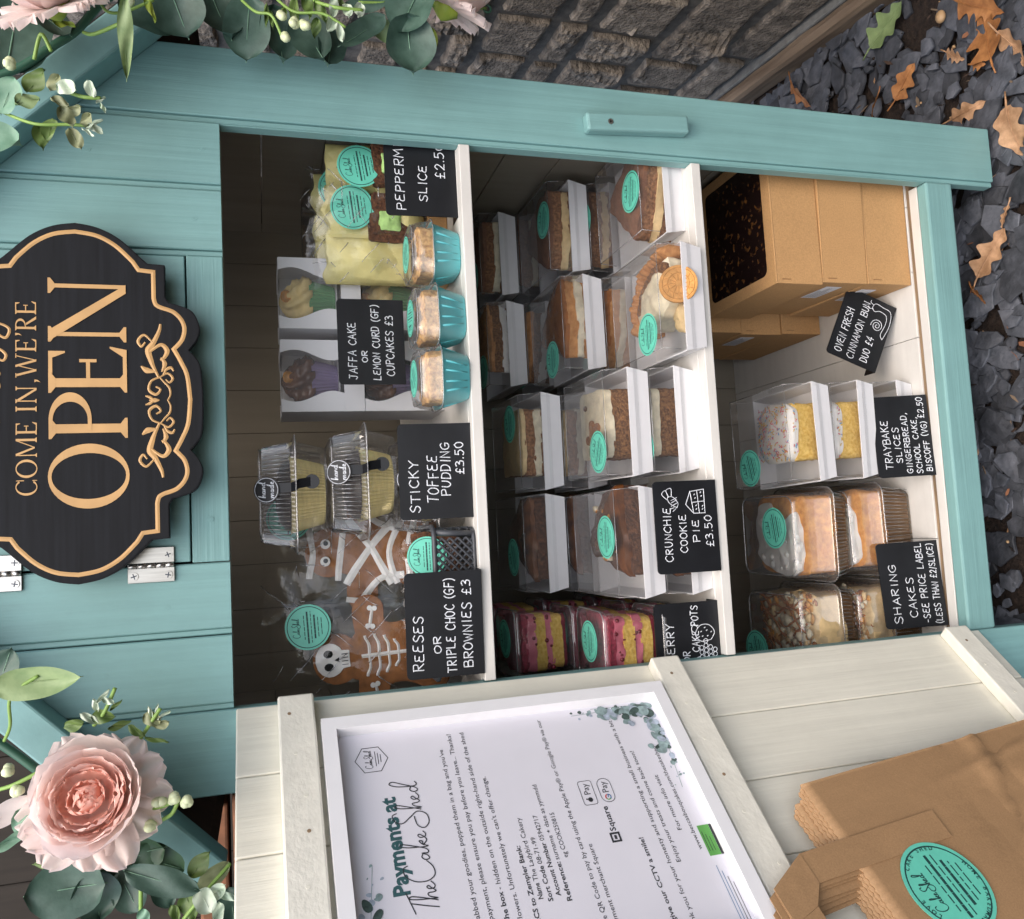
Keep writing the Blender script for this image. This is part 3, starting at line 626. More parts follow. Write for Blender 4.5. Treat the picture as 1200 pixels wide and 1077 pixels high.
# ------------------------------------------------------------------ framed payment notice on the door
po = thing('framed_notice', 'white framed payment notice with small print fixed to the open door', 'notice', (0, 0, 0), (0, 0, R(50)))
FX0, FX1, FZ0, FZ1 = -.337, -.0425, .4945, .8795
m = MB(); b_ = .0145
def mitre(mb, p, q, ip, iq): 
    y0, y1, yb = -.0205, -.0100, -.0004
    vs = [(p[0], y0, p[1]), (q[0], y0, q[1]), (iq[0], y0, iq[1]), (ip[0], y0, ip[1]), (ip[0], y1+.004, ip[1]), (iq[0], y1+.004, iq[1]), (p[0], yb, p[1]), (q[0], yb, q[1])]
    mb.add(vs, [(0, 1, 2, 3), (3, 2, 5, 4), (0, 6, 7, 1)], 'frame_white')
O_ = [(FX0, FZ0), (FX1, FZ0), (FX1, FZ1), (FX0, FZ1)]; I_ = [(FX0+b_, FZ0+b_), (FX1-b_, FZ0+b_), (FX1-b_, FZ1-b_), (FX0+b_, FZ1-b_)]
for i in range(4): mitre(m, O_[i], O_[(i+1) % 4], I_[i], I_[(i+1) % 4])
m.build('frame', po)
m = MB(); m.bb((FX0+.003, -.0062, FZ0+.003), (FX1-.003, -.0040, FZ1-.003), 'poster_paper'); m.build('paper', po)
pr = MB(); pr.M = T(0, -.0064, 0) @ V     # local x = world along the door, local y = height
SZ = .0066
def line(txt, xr, z, bold=0.0, mt='ink_black', size=SZ, wd=None): printed(pr, txt, mt, xr, z, size, bold, 'r', .0001, wd)
def two(bt, t, xr, z, size=SZ):   # bold lead-in then plain, right edge at xr
    wd = .51*size*len(t); line(t, xr, z, 0, size=size, wd=wd); line(bt, xr-wd-.0020, z, .016, size=size, wd=.565*size*len(bt))
line('Payments at', -.134, .8155, .035, 'ink_teal', .0205, .098)
keep = pr.M
script(pr, 'The Cake Shed', -.250, -.118, .7920, .00235, 'ink_black', .0010, .0001, .0001)
line("Once you've grabbed your goodies, popped them in a bag and you've", -.088, .7590, wd=.226)
line('made your payment, please ensure you pay before you leave... Thanks!', -.070, .7475, wd=.235)
two('Cash in the box', '- hidden on the outside right-hand side of the shed', -.070, .7335)
line("under the flowers. Unfortunately we can't offer change.", -.126, .7220, wd=.180)
line('BACS to Zempler Bank:', -.204, .7065, .016, wd=.079)
two('Name', 'The Ladybird Cakery', -.176, .6985); two('Sort Code', '08-71-99', -.198, .6900); two('Account Number', '05942717', -.176, .6815)
two('Reference:', 'surname + date as yymmdd', -.143, .6728); line('eg COOK250815', -.176, .6640, wd=.047)
line('Scan the QR Code to pay by card using the Apple Pay\u00ae or Google Pay\u00ae via our', -.066, .6465, wd=.240)
line('payment merchant Square', -.214, .6370, wd=.081)
line('Square', -.178, .6080, .016, size=.0082, wd=.027)
for w_, l_ in ((.0068, 'o'),):
    c = (-.2115, .6108); s_ = .0042
    pr.ribbon([(c[0]-s_, c[1]-s_), (c[0]+s_, c[1]-s_), (c[0]+s_, c[1]+s_), (c[0]-s_, c[1]+s_), (c[0]-s_, c[1]-s_)], .0019, 'ink_black', .0001, .0001)
    pr.ribbon([(c[0]-.0012, c[1]), (c[0]+.0012, c[1])], .0026, 'ink_black', .0001, .0001)
def rrect(x0, x1, y0, y1, r):
    P = []
    for cx, cy, a in ((x1-r, y1-r, 0), (x0+r, y1-r, 90), (x0+r, y0+r, 180), (x1-r, y0+r, 270)):
        P += [(cx+r*math.cos(R(a+k*18)), cy+r*math.sin(R(a+k*18))) for k in range(6)]
    return P+[P[0]]
pr.ribbon(rrect(-.174, -.147, .6155, .6300, .0025), .0006, 'ink_black', .0001, .0001)
pr.ribbon(rrect(-.174, -.147, .5955, .6100, .0070), .0006, 'ink_black', .0001, .0001)
line('Pay', -.150, .6200, 0, size=.0095, wd=.0125); line('Pay', -.1505, .6002, 0, size=.0095, wd=.0125)
pr.disc(.0026, .0001, .00015, 'ink_black', 14, (-.1685, .6222)); pr.disc(.0009, .0001, .00015, 'ink_black', 8, (-.1676, .6258))
for a0, a1, mm in ((20, 130, 'ink_red'), (130, 220, 'ink_green'), (220, 340, 'ink_blue')):
    pr.ribbon([(-.1683+.0028*math.cos(R(a)), .6028+.0028*math.sin(R(a))) for a in range(a0, a1+1, 10)], .0011, mm, .0001, .0001)
pr.ribbon([(-.1683, .6026), (-.1655, .6026)], .0010, 'ink_blue', .0001, .0001)
line('Smile and give our CCTV a smile!', -.216, .5840, .016, wd=.118)
line('Thank you for your honesty and supporting a small business with a bit', -.078, .5660, wd=.236)
line('Enjoy your treats and come back soon!', -.120, .5560, wd=.126)
line('For more info visit', -.152, .5410, wd=.063)
line('www.beccasbouqcakes.com/thecakeshed', -.118, .5290, wd=.120)
pr.prism([(-.2460, .5120), (-.2140, .5120), (-.2140, .5245), (-.2460, .5245)], .0001, .0002, 'ink_green'); pr.prism([(-.2460, .5080), (-.2140, .5080), (-.2140, .5118), (-.2460, .5118)], .0001, .0002, 'ink_black')
for i in range(3): pr.ribbon([(-.241, .5222-.003*i), (-.221-.003*i, .5222-.003*i)], .0006, 'ink_black', .0001, .0003)
for i in range(4): pr.ribbon([(-.312, .523-.0032*i), (-.256-.006*i, .523-.0032*i)], .0006, 'ink_blue' if i < 2 else 'ink_black', .00005, .0001)
hx, hz = -.089, .8325
pr.ribbon([(hx+.0165*math.cos(R(90+60*i)), hz+.0165*math.sin(R(90+60*i))) for i in range(7)], .0007, 'ink_black', .0001, .0001)
script(pr, 'Cake Shed', hx-.010, hx+.011, hz, .00062, 'ink_black', .0005, .0001, .0001)
for i in range(3): pr.ribbon([(hx-.008+i*.002, hz-.004-.0026*i), (hx+.009-i*.002, hz-.004-.0026*i)], .0006, 'ink_black', .0001, .0001)
rr = random.Random(21)
def spray(p0, p1, k, sz, spread, mats, fade=0.3):
    """printed watercolour sprig along a line"""
    pr.ribbon(spline([p0, ((p0[0]+p1[0])/2+.004, (p0[1]+p1[1])/2, ), p1], 6) if False else [p0, p1], .0005, 'print_leaf_pale', .00005, .0001)
    done = 0
    for i in range(k*8):
        if done >= k: break
        t = rr.random(); c = (p0[0]+(p1[0]-p0[0])*t+rr.gauss(0, spread), p0[1]+(p1[1]-p0[1])*t+rr.gauss(0, spread)); s_ = sz*rr.uniform(.5, 1.2)*(1-fade*t)
        if not (FX0+b_+.002 < c[0]-s_ and c[0]+s_ < FX1-b_-.001 and FZ0+b_+.001 < c[1]-s_ and c[1]+s_ < FZ1-b_-.002): continue
        done += 1
        a = rr.uniform(0, 180); el = rr.uniform(.45, .95); P = []
        for q in range(14):
            th = 2*PI*q/14; x, y = s_*math.cos(th), s_*el*math.sin(th)*(1-.25*math.cos(th))
            P.append((c[0]+x*math.cos(R(a))-y*math.sin(R(a)), c[1]+x*math.sin(R(a))+y*math.cos(R(a))))
        zz = .00012+.00002*(done % 40); pr.add([(p[0], p[1], zz) for p in P], [list(range(14))], rr.choice(mats))
LD = ('print_leaf_dark', 'print_leaf_pale', 'print_leaf_pale', 'print_leaf_blue', 'print_leaf_dark')
spray((-.062, .520), (-.060, .585), 46, .0080, .008, LD); spray((-.062, .518), (-.125, .515), 42, .0068, .0055, LD); spray((-.125, .515), (-.170, .520), 12, .0035, .004, LD, .7)
spray((-.065, .580), (-.066, .610), 9, .0032, .004, LD, .5)
spray((-.318, .855), (-.250, .852), 34, .0095, .008, LD); spray((-.250, .852), (-.200, .845), 12, .0042, .006, ('print_leaf_pale', 'print_leaf_blue'), .6); spray((-.318, .855), (-.312, .80), 22, .0080, .006, LD)
pr.build('print', po)
m = MB(); m.add([(FX0+.010, -.0090, FZ0+.010), (FX1-.010, -.0090, FZ0+.010), (FX1-.010, -.0090, FZ1-.010), (FX0+.010, -.0090, FZ1-.010)], [(0, 1, 2, 3)], 'pane'); m.build('glass_pane', po)

# ------------------------------------------------------------------ paper carrier bags hung on the door
kb = 7
for i in range(kb):
    front = i == kb-1; dx = (kb-1-i); rr = random.Random(40+i)
    ox, oz, oy = -.205-.0035*dx*(1 if dx > 2 else .6)+rr.uniform(-.001, .001), .409+.0016*dx+(.005 if dx > 3 else 0), -.034+.0026*dx
    lab = 'front brown paper carrier bag with round teal sticker hanging on door' if front else ('brown paper carrier bag hanging on door, %s behind the front bag' % ('immediately', 'second', 'third', 'fourth', 'fifth', 'rearmost in the bunch')[dx-1])
    b = thing('paper_bag', lab, 'paper bag', (ox*math.cos(R(50))-oy*math.sin(R(50)), ox*math.sin(R(50))+oy*math.cos(R(50)), oz), (0, 0, 0), 'brown paper bags hanging on the door')
    b.rotation_euler = (RZ(50) @ RY(-6.3+rr.uniform(-.5, .5)-(.4*dx if dx > 3 else 0))).to_euler()
    m = MB(); nu, nv = 64, 44; W_, H_ = .24, .56; vs = []
    for side in (0, 1):
        for j in range(nv+1):
            for q in range(nu+1):
                x = -W_*q/nu; z = -H_*j/nv; zz = z
                if j == 0: zz += .0009*(1 if (q % 2) else -1)
                p = Vector((x*9, z*7, i*2.1)); bulge = noise.noise(p)*.005+noise.noise(p*2.6)*.0022-abs(noise.noise(p*1.2+Vector((3, 8, 1))))*.0035
                cr = (.0075*math.exp(-abs(z+.245+x*.35)/.006)-.0040*math.exp(-abs(z+.262+x*.35)/.010)+.0035*math.exp(-abs(x+.055+z*.10)/.004)) if front else 0      # a fold across the front bag
                y = -(bulge+cr)*min(1, max(0.05, (-z-.135)/.09)) if side == 0 else .0016
                vs.append((x, y if side == 0 else max(y, .0014), zz))
    N1 = (nu+1)*(nv+1)
    quad = lambda o, j, q: [o+j*(nu+1)+q, o+j*(nu+1)+q+1, o+(j+1)*(nu+1)+q+1, o+(j+1)*(nu+1)+q]
    fs = [quad(0, j, q)[::-1] for j in range(nv) for q in range(nu)]+[quad(N1, j, q) for j in range(nv) for q in range(nu)]
    for j in range(nv): fs.append([j*(nu+1), (j+1)*(nu+1), N1+(j+1)*(nu+1), N1+j*(nu+1)])
    for q in range(nu): fs.append([q, q+1, N1+q+1, N1+q])
    m.add(vs, fs, 'kraft_bag', True); body = m.build('bag_body', b)
    m = MB(); m.M = T(0, -.0009 if front else -.0004, 0) @ V
    zt = .096+rr.uniform(-.003, .003); hw = .030
    def flat(P, z0=0, z1=.0005): m.prism(P, z0, z1, 'kraft_bag')
    for sgn, xa in ((1, -.0640), (-1, -.192)):
        if front: m.M = T(0, -.0009, 0) @ V
        lo = -.118 if front else -.02
        flat([(xa-hw, lo), (xa, lo-.002*sgn), (xa, .050), (xa-hw, .050)])
    flat([(-.094, .0502), (-.064, .0502), (-.086, zt), (-.120, zt), (-.112, zt-.030)], 0.0002, .0011)
    flat([(-.222, .0502), (-.192, .0502), (-.174, zt-.030), (-.166, zt), (-.200, zt)], 0.0002, .0011)
    flat([(-.1738, zt-.0305), (-.1122, zt-.0305), (-.1202, zt), (-.1658, zt)], .0004, .0013)
    m.build('handle', b)
    if front:
        m = MB(); m.M = T(-.133, -.0016, -.072) @ V
        sticker_mesh(m, Matrix.Identity(4), .0435, 3, True, 64)
        for i2, ch in enumerate('MADE WITH LOVE  *  CAKE SHED  *  HOME BAKED'):
            a = R(208-i2*8.4)
            keep = m.M; m.M = m.M @ T(.0352*math.cos(a), .0352*math.sin(a), .0006) @ Matrix.Rotation(a-PI/2, 4, 'Z'); printed(m, ch, 'sticker_ink', 0, 0, .0058, .015, 'c', .0002) if ch.strip() and ch not in '*' else None; m.M = keep
        m.build('sticker', b)

# ------------------------------------------------------------------ OPEN sign
sg = thing('open_sign', 'black shaped wooden OPEN sign with engraved pale border and scrollwork', 'sign', (.324, -.024, 1.1066))
half = [(.3242, .9874), (.345, .9880), (.363, .9905), (.3735, .9985), (.3790, .9965), (.3875, .9924), (.3994, .9892), (.413, .9931), (.4200, .9995), (.4238, .0100+1.0), (.4262, 1.0188), (.4323, 1.0225), (.4665, 1.0225), (.4672, 1.0387), (.4716, 1.0435), (.4924, 1.0652), (.5035, 1.0860), (.5075, 1.1066)]
line_ = [(.3242, 1.0000), (.349, 1.0025), (.3643, 1.0085), (.3770, 1.0150), (.3868, 1.0069), (.3986, 1.0042), (.4085, 1.0073), (.4165, 1.0150), (.4205, 1.0260), (.4238, 1.0315), (.4305, 1.0335), (.4585, 1.0335), (.4599, 1.0475), (.4687, 1.0531), (.4846, 1.069), (.4945, 1.0865), (.4980, 1.1066)]
def smooth_half(H, cuts):
    out = []
    for a, b in zip(cuts, cuts[1:]):
        seg = H[a:b+1]; out += [tuple(p[:2]) for p in spline([(x, z, 0) for x, z in seg], 6)][:-1] if len(seg) > 2 else [seg[0]]
    return out+[H[-1]]
half[3] = (.3765, 1.0005); del half[4]
half = smooth_half(half, (0, 3, 9, 10, 11, 12, 13, 16)); line_ = smooth_half(line_, (0, 3, 8, 10, 11, 12, 13, 16))
def full(H):
    q = [(x-.324, z-1.1066) for x, z in H]; q[0] = (0, q[0][1]); q[-1] = (q[-1][0], 0)
    q += [(x, -z) for x, z in q[::-1][1:]]; q += [(-x, z) for x, z in q[::-1][1:-1]]
    return q
m = MB(); m.M = V
OUT = full(half); kx = lambda P, s_: [(x*s_, y*s_) for x, y in P]
m.prism(OUT, -.004, .0055, 'sign_black'); m.prism(kx(OUT, .992), .0055, .0062, 'sign_black')
sg_b = m.build('board', sg)
m = MB(); m.M = T(0, -.0063, 0) @ V; L_ = full(line_)
m.ribbon(L_+[L_[0]], .0042, 'sign_wood', .0004, 0); m.build('border_line', sg)
# serif lettering from strokes: ('q' four corners) and ('o' ring)
m = MB(); m.M = T(-.324, -.0063, -1.1066) @ V; zc = [0.0]
def poly(P, mt='sign_wood'):
    zc[0] = (zc[0]+.00005) % .0006; m.add([(p[0], p[1], .0002+zc[0]) for p in P], [list(range(len(P)))], mt)
def bar(x0, y0, x1, y1, w0, w1=None, horiz=False):
    w1 = w1 or w0; d = (0, w0/2) if horiz else (w0/2, 0); e_ = (0, w1/2) if horiz else (w1/2, 0)
    poly([(x0-d[0], y0-d[1]), (x0+d[0], y0+d[1]), (x1+e_[0], y1+e_[1]), (x1-e_[0], y1-e_[1])] if not horiz else [(x0, y0-w0/2), (x1, y1-w1/2), (x1, y1+w1/2), (x0, y0+w0/2)])
def ring(cx, cy, rx, ry, tx, ty, a0=0, a1=360):
    k = 44; zc[0] = (zc[0]+.00005) % .0006; vs = []
    for i in range(k+1):
        a = R(a0+(a1-a0)*i/k); vs += [(cx+rx*math.cos(a), cy+ry*math.sin(a), .0002+zc[0]), (cx+(rx-tx)*math.cos(a), cy+(ry-ty)*math.sin(a), .0002+zc[0])]
    m.add(vs, [[2*i, 2*i+2, 2*i+3, 2*i+1] for i in range(k)], 'sign_wood')
def serif(ch, x, y, w, h):
    """one roman capital in the cell x..x+w, y..y+h"""
    tk, tn, sf = h*.125, h*.05, h*.045
    def stem(cx, t=tk, top=True, bot=True, sw=None):
        bar(cx, y, cx, y+h, t); q = sw or t*1.0+h*.16
        for yy, ok, s_ in ((y, bot, 1), (y+h, top, -1)):
            if ok: poly([(cx-q/2, yy), (cx+q/2, yy), (cx+q/2, yy+sf*s_*.7), (cx+t*.5, yy+sf*s_*2.0), (cx-t*.5, yy+sf*s_*2.0), (cx-q/2, yy+sf*s_*.7)][::s_])
    if ch == 'O': ring(x+w/2, y+h/2, w/2, h*.515, tk*1.05, tn*.9)
    if ch == 'C':
        ring(x+w*.52, y+h/2, w*.52, h*.515, tk, tn*.9, 42, 318); bar(x+w*.93, y+h*.62, x+w*.93, y+h, tn, tn*.8); bar(x+w*.93, y, x+w*.93, y+h*.22, tn*.6, tn)
    if ch == 'P': stem(x+w*.24); ring(x+w*.42, y+h*.73, w*.56, h*.27, tk*1.05, tn, -92, 92); bar(x+w*.2, y+h-tn/2, x+w*.45, y+h-tn/2, tn, tn, True); bar(x+w*.2, y+h*.485, x+w*.45, y+h*.485, tn, tn, True)
    if ch == 'R':
        stem(x+w*.2); ring(x+w*.36, y+h*.75, w*.48, h*.25, tk*1.0, tn, -92, 92); bar(x+w*.2, y+h-tn/2, x+w*.38, y+h-tn/2, tn, tn, True); bar(x+w*.2, y+h*.52, x+w*.4, y+h*.52, tn, tn, True); bar(x+w*.46, y+h*.5, x+w*.92, y, tk, tk*1.3)
    if ch == 'E':
        stem(x+w*.24)
        for yy, xe in ((y+tn/2, .93), (y+h*.5, .72), (y+h-tn/2, .88)): bar(x+w*.22, yy, x+w*xe, yy, tn, tn, True)
        poly([(x+w*.93, y), (x+w*1.0, y+h*.22), (x+w*.96, y+h*.22), (x+w*.78, y+tn), (x+w*.78, y)]); poly([(x+w*.90, y+h), (x+w*.76, y+h), (x+w*.76, y+h-tn), (x+w*.86, y+h*.79), (x+w*.90, y+h*.79)]); bar(x+w*.70, y+h*.39, x+w*.70, y+h*.61, tn*.9)
    if ch == 'N': stem(x+w*.15, tn*1.15, True, True, h*.22); stem(x+w*.87, tn*1.15, True, False, h*.22); bar(x+w*.12, y+h, x+w*.84, y, tk*1.25, tk*1.0)
    if ch == 'M': stem(x+w*.12, tn*1.1, False, True, h*.2); stem(x+w*.88, tk, False, True, h*.26); bar(x+w*.14, y+h, x+w*.5, y+h*.1, tk, tk*.8); bar(x+w*.86, y+h, x+w*.5, y+h*.1, tn, tn)
    if ch == 'I': stem(x+w*.5)
    if ch == 'W':
        for a, b, t in ((.06, .30, tk), (.52, .30, tn), (.48, .74, tk), (.95, .74, tn)): bar(x+w*a, y+h, x+w*b, y, t, t)
        for a in (.06, .95): bar(x+w*(a-.1), y+h-sf/2, x+w*(a+.1), y+h-sf/2, sf, sf, True)
    if ch == ',': poly([(x+w*.3, y+h*.10), (x+w*.7, y+h*.10), (x+w*.65, y-h*.05), (x+w*.3, y-h*.2), (x+w*.45, y)])
    if ch == "'": poly([(x+w*.3, y+h*1.0), (x+w*.75, y+h*1.0), (x+w*.65, y+h*.82), (x+w*.3, y+h*.68), (x+w*.45, y+h*.86)])
for ch, x0, x1, z0 in (('O', .2150, .2800, 1.0600), ('P', .2835, .3330, 1.0600), ('E', .3300, .3790, 1.0600), ('N', .3810, .4500, 1.0600)): serif(ch, x0, z0, x1-x0, .0720)
xx = .2300
for ch, w_ in (('C', .017), ('O', .0195), ('M', .0215), ('E', .0145), (' ', .007), ('I', .0095), ('N', .019), (',', .0075), ('W', .0240), ('E', .0148), ("'", .0065), ('R', .0158), ('E', .0150)):
    serif(ch, xx, 1.1425, w_*.93, .0185); xx += w_*1.02
m.build('lettering', sg)
m = MB(); m.M = T(-.324, -.0063, -1.1066) @ V
def scr(P, w0, w1=None): 
    P = spline([(p[0], p[1], 0) for p in P], 7); k = len(P); w1 = w1 or w0
    m.ribbon(P, [w0+(w1-w0)*abs(2*i/(k-1)-1) for i in range(k)], 'sign_wood', .0005, .0001+.00003*rnd.random())
for P in [[(a_x, a_z+.0065) for a_x, a_z in Q_] for Q_ in ([(.330, 1.176), (.337, 1.169), (.344, 1.171), (.349, 1.176)], [(.343, 1.180), (.347, 1.172), (.352, 1.169), (.357, 1.178)], [(.372, 1.178), (.376, 1.170), (.370, 1.163), (.364, 1.166), (.371, 1.176)], [(.394, 1.180), (.401, 1.170), (.396, 1.160), (.387, 1.163), (.392, 1.171), (.404, 1.178)], [(.294, 1.181), (.298, 1.172), (.305, 1.170), (.311, 1.178)], [(.268, 1.179), (.274, 1.171), (.281, 1.177)])]: scr(P, .0028, .0016)
for sx in (-1, 1):   # scrollwork: mirrored about the middle (x=.323) ; coordinates from the middle outwards
    f = lambda P: [(.3235+sx*a, b) for a, b in P]
    scr(f([(0, 1.0215), (.006, 1.0190), (.013, 1.0200), (.019, 1.0250), (.024, 1.0290)]), .0022, .0014)
    scr(f([(.024, 1.0290), (.020, 1.0370), (.011, 1.0395), (.006, 1.0330), (.011, 1.0285), (.014, 1.0325)]), .0030, .0016)
    scr(f([(.024, 1.0285), (.028, 1.0215), (.023, 1.0165), (.0185, 1.0195), (.0215, 1.0230)]), .0026, .0014)
    scr(f([(.026, 1.0255), (.032, 1.0225), (.034, 1.0180), (.031, 1.0158)]), .0030, .0018)
    scr(f([(.024, 1.0300), (.034, 1.0345), (.041, 1.0370), (.052, 1.0395), (.060, 1.0345), (.072, 1.0290), (.079, 1.0275)]), .0062, .0022)
    scr(f([(.060, 1.0350), (.068, 1.0430), (.062, 1.0490), (.056, 1.0460), (.060, 1.0425)]), .0030, .0016)
    scr(f([(.050, 1.0385), (.058, 1.0275), (.052, 1.0215), (.045, 1.0240), (.042, 1.0275)]), .0050, .0020)
    scr(f([(.030, 1.0265), (.038, 1.0240), (.044, 1.0270)]), .0048, .0016)
    scr(f([(.030, 1.0330), (.031, 1.0410), (.035, 1.0460)]), .0060, .0018)
    scr(f([(0, 1.0345), (.003, 1.0385), (.0045, 1.0425)]), .0030, .0014)
scr([(.3235, 1.0300), (.3235, 1.0390)], .0050, .0012); m.build('scrollwork', sg)
m = MB(); m.M = T(.1835, .002, 0) @ RY(90); m.disc(.0030, 0, .0016, 'frame_white', 12); m.build('side_pin', sg)
# ------------------------------------------------------------------ packaging and cakes
film('lid_edge', 0.7, 0.22, rough=0.1)
S1, S2, S3 = .692, .379, .0
def rsq(w, d, r, n=10):
    P = []
    for cx, cy, a in ((w/2-r, d/2-r, 0), (-w/2+r, d/2-r, 90), (-w/2+r, -d/2+r, 180), (w/2-r, -d/2+r, 270)):
        P += [(cx+r*math.cos(R(a+k*90/n)), cy+r*math.sin(R(a+k*90/n))) for k in range(n+1)]
    return P
def dense(P, step):
    out = []
    for i in range(len(P)):
        a, b = Vector(P[i]), Vector(P[(i+1) % len(P)]); k = max(1, int((b-a).length/step))
        out += [tuple(a.lerp(b, j/k)) for j in range(k)]
    return out
def loft(mb, rings, m, rib=0.0, step=.0028, cap_lo=False, cap_hi=False, base=None, smooth=True):
    """walls through rounded-rectangle rings (w, d, r, z, ribbed?) ; ribbed rings ripple by rib"""
    w0, d0, r0 = base or rings[0][:3]; U = dense(rsq(w0, d0, r0), step); n = len(U); vs = []
    for ring in rings:
        w_, d_2, z = ring[0], ring[1], ring[3]; q = ring[4] if len(ring) > 4 else 0
        for i, (x, y) in enumerate(U):
            k = 1-(q*rib*2/w_)*(1 if i % 2 else 0); vs.append((x*w_/w0*k, y*d_2/d0*k, z))
    fs = [[j*n+i, j*n+(i+1) % n, (j+1)*n+(i+1) % n, (j+1)*n+i] for j in range(len(rings)-1) for i in range(n)]
    if cap_lo: fs.append(list(range(n))[::-1])
    if cap_hi: fs.append([(len(rings)-1)*n+i for i in range(n)])
    mb.add(vs, fs, m, smooth)
TOPW, BOTW, DEP, TH, LH = .142, .130, .150, .0305, .0335
def cake_box(label, x, y, z, rz=0, sticker=True, seed=0, group='white cake boxes with clear lids', sx=.0, sy=-.045, th=TH, lh=LH):
    """white card tray with a tall clear lid ; x,y = middle of the front bottom edge"""
    b = thing('cake_box', label, 'cake box', (x, y, z), (0, 0, R(rz)), group)
    m = MB(); t = .0016; a, c = TOPW/2, BOTW/2; d0, d1 = .004, DEP
    o = [(-c, d0), (c, d0), (c, d1-.004), (-c, d1-.004)]; u = [(-a, 0), (a, 0), (a, d1), (-a, d1)]
    oi = [(-c+t, d0+t), (c-t, d0+t), (c-t, d1-.004-t), (-c+t, d1-.004-t)]; ui = [(-a+t, t), (a-t, t), (a-t, d1-t), (-a+t, d1-t)]
    vs = [(p[0], p[1], 0) for p in o]+[(p[0], p[1], th) for p in u]+[(p[0], p[1], th) for p in ui]+[(p[0], p[1], .002) for p in oi]
    fs = [[3, 2, 1, 0]]
    for i in range(4):
        k = (i+1) % 4; fs += [[i, k, 4+k, 4+i], [4+i, 4+k, 8+k, 8+i], [8+i, 8+k, 12+k, 12+i]]
    fs.append([12, 13, 14, 15]); m.add(vs, fs, 'white_card')
    for sg_ in (-1, 1): m.box((sg_*(a-.006), -.0004, th-.004), (.0006, .0008, .006), 'white_card')
    m.build('tray', b)
    m = MB(); i_ = .0008; zt = th+lh; tp = .004
    lo = [(-a+i_, i_, th*.55), (a-i_, i_, th*.55), (a-i_, d1-i_, th*.55), (-a+i_, d1-i_, th*.55)]
    hi = [(-a+tp, tp, zt), (a-tp, tp, zt), (a-tp, d1-tp, zt), (-a+tp, d1-tp, zt)]
    m.add(lo+hi, [[i, (i+1) % 4, 4+(i+1) % 4, 4+i] for i in range(4)], 'clear_plastic'); m.add(hi, [[0, 1, 2, 3]], 'clear_lid')
    for i in range(4):
        m.tube([hi[i], hi[(i+1) % 4]], .00055, 'lid_edge', 5); m.tube([Vector(lo[i]).lerp(Vector(hi[i]), .45), hi[i]], .0005, 'lid_edge', 5)
    m.build('lid', b)
    if sticker:
        m = MB(); sticker_mesh(m, T(sx, -sy, zt+.0006) @ RZ(random.Random(seed).uniform(-25, 25)), .0275, seed); m.build('sticker', b)
    return b
CAKEG = 'cake slices in the boxes'
def slice_thing(name, label, cat, bx, by, z, rz, group=CAKEG): return thing(name, label, cat, (bx, by, z+.0022), (0, 0, R(rz)), group)
def wedge(w, d, rz=0, k=0.0): 
    P = [(-w/2, -d/2+k), (-w*.1, -d/2), (w/2, -d/2), (w/2, -d*.1), (w*.12, d/2), (-w*.05, d/2)]
    c, s_ = math.cos(R(rz)), math.sin(R(rz)); return [(x*c-y*s_, x*s_+y*c) for x, y in P]
def square(w, d): return rsq(w, d, min(w, d)*.07, 3)
def gingerbread_man(mb, h, m, th, seed=0):
    """plump biscuit figure: outline with a rounded edge"""
    P = []
    for a in range(-42, 223, 16): P.append((h*.185*math.cos(R(a)), h*.80+h*.175*math.sin(R(a))))
    L = [(-h*.17, h*.655), (-h*.34, h*.665), (-h*.43, h*.60), (-h*.43, h*.50), (-h*.36, h*.435), (-h*.235, h*.43), (-h*.225, h*.30), (-h*.29, h*.16), (-h*.30, h*.05), (-h*.22, -h*.01), (-h*.11, h*.01), (-h*.04, h*.12), (0, h*.16)]
    P += spline([(x, y, 0) for x, y in L], 3)[:-1]; P += spline([(-x, y, 0) for x, y in L[::-1]], 3)
    P = [(p[0], p[1]) for p in P]; sc = lambda k: [(x*k, (y-h*.48)*(1-(1-k)*.8)+h*.48) for x, y in P]
    mb.prism(sc(.975), 0, th*.25, m); mb.prism(P, th*.25, th*.72, m); mb.prism(sc(.975), th*.72, th*.90, m); mb.prism(sc(.94), th*.90, th, m)
def cake_ginger(label, x, y, z, rz, seed, man=True):
    t = slice_thing('gingerbread_cake', label, 'cake slice', x, y, z, rz)
    m = MB(); m.lump(square(.092, .090), 0, .0390, 'sponge_brown', .0020, .001, seed, 130, 72, 7); m.build('sponge', t)
    m = MB(); m.lump(square(.091, .090), .0375, .0485, 'cream', .0016, .0010, seed+1, 80, 64, 4); m.build('icing', t)
    if man:
        m = MB(); m.M = T(.004, -.012, .0488) @ RZ(75); gingerbread_man(m, .052, 'gingerbread', .005); m.build('biscuit', t)
        for i, (a, b) in enumerate(((-.030, -.034), (-.018, -.030), (.026, .022))):
            m = MB(); m.ball((a, b, .0500), .0042, 'choc_gloss', 8, sq=(1, 1, .8)); m.build('chocolate_drop', t)
    return t
def cake_honey(label, x, y, z, rz, seed, bits=True):
    t = slice_thing('chocolate_pie_slice', label, 'pie slice', x, y, z, rz); o = wedge(.120, .112, 8)
    m = MB(); m.lump(o, 0, .038, 'sponge_dark', .0022, .002, seed, 100, 72, 7); m.build('sponge', t)
    m = MB(); m.lump([(a*.99, b*.99) for a, b in o], .0365, .0450, 'choc_gloss', .0030, .0080, seed+2, 70, 64, 3); m.build('topping', t)
    if bits:
        m = MB(); rr = random.Random(seed)
        for i in range(20):
            a, b = rr.uniform(-.030, .042), rr.uniform(-.042, .012); m.ball((a, b, .0490+rr.uniform(-.002, .001)), rr.uniform(.0030, .0075), 'honeycomb' if i % 3 else 'cream', 7, .5, 120, i)
        m.build('honeycomb_pieces', t)
    return t
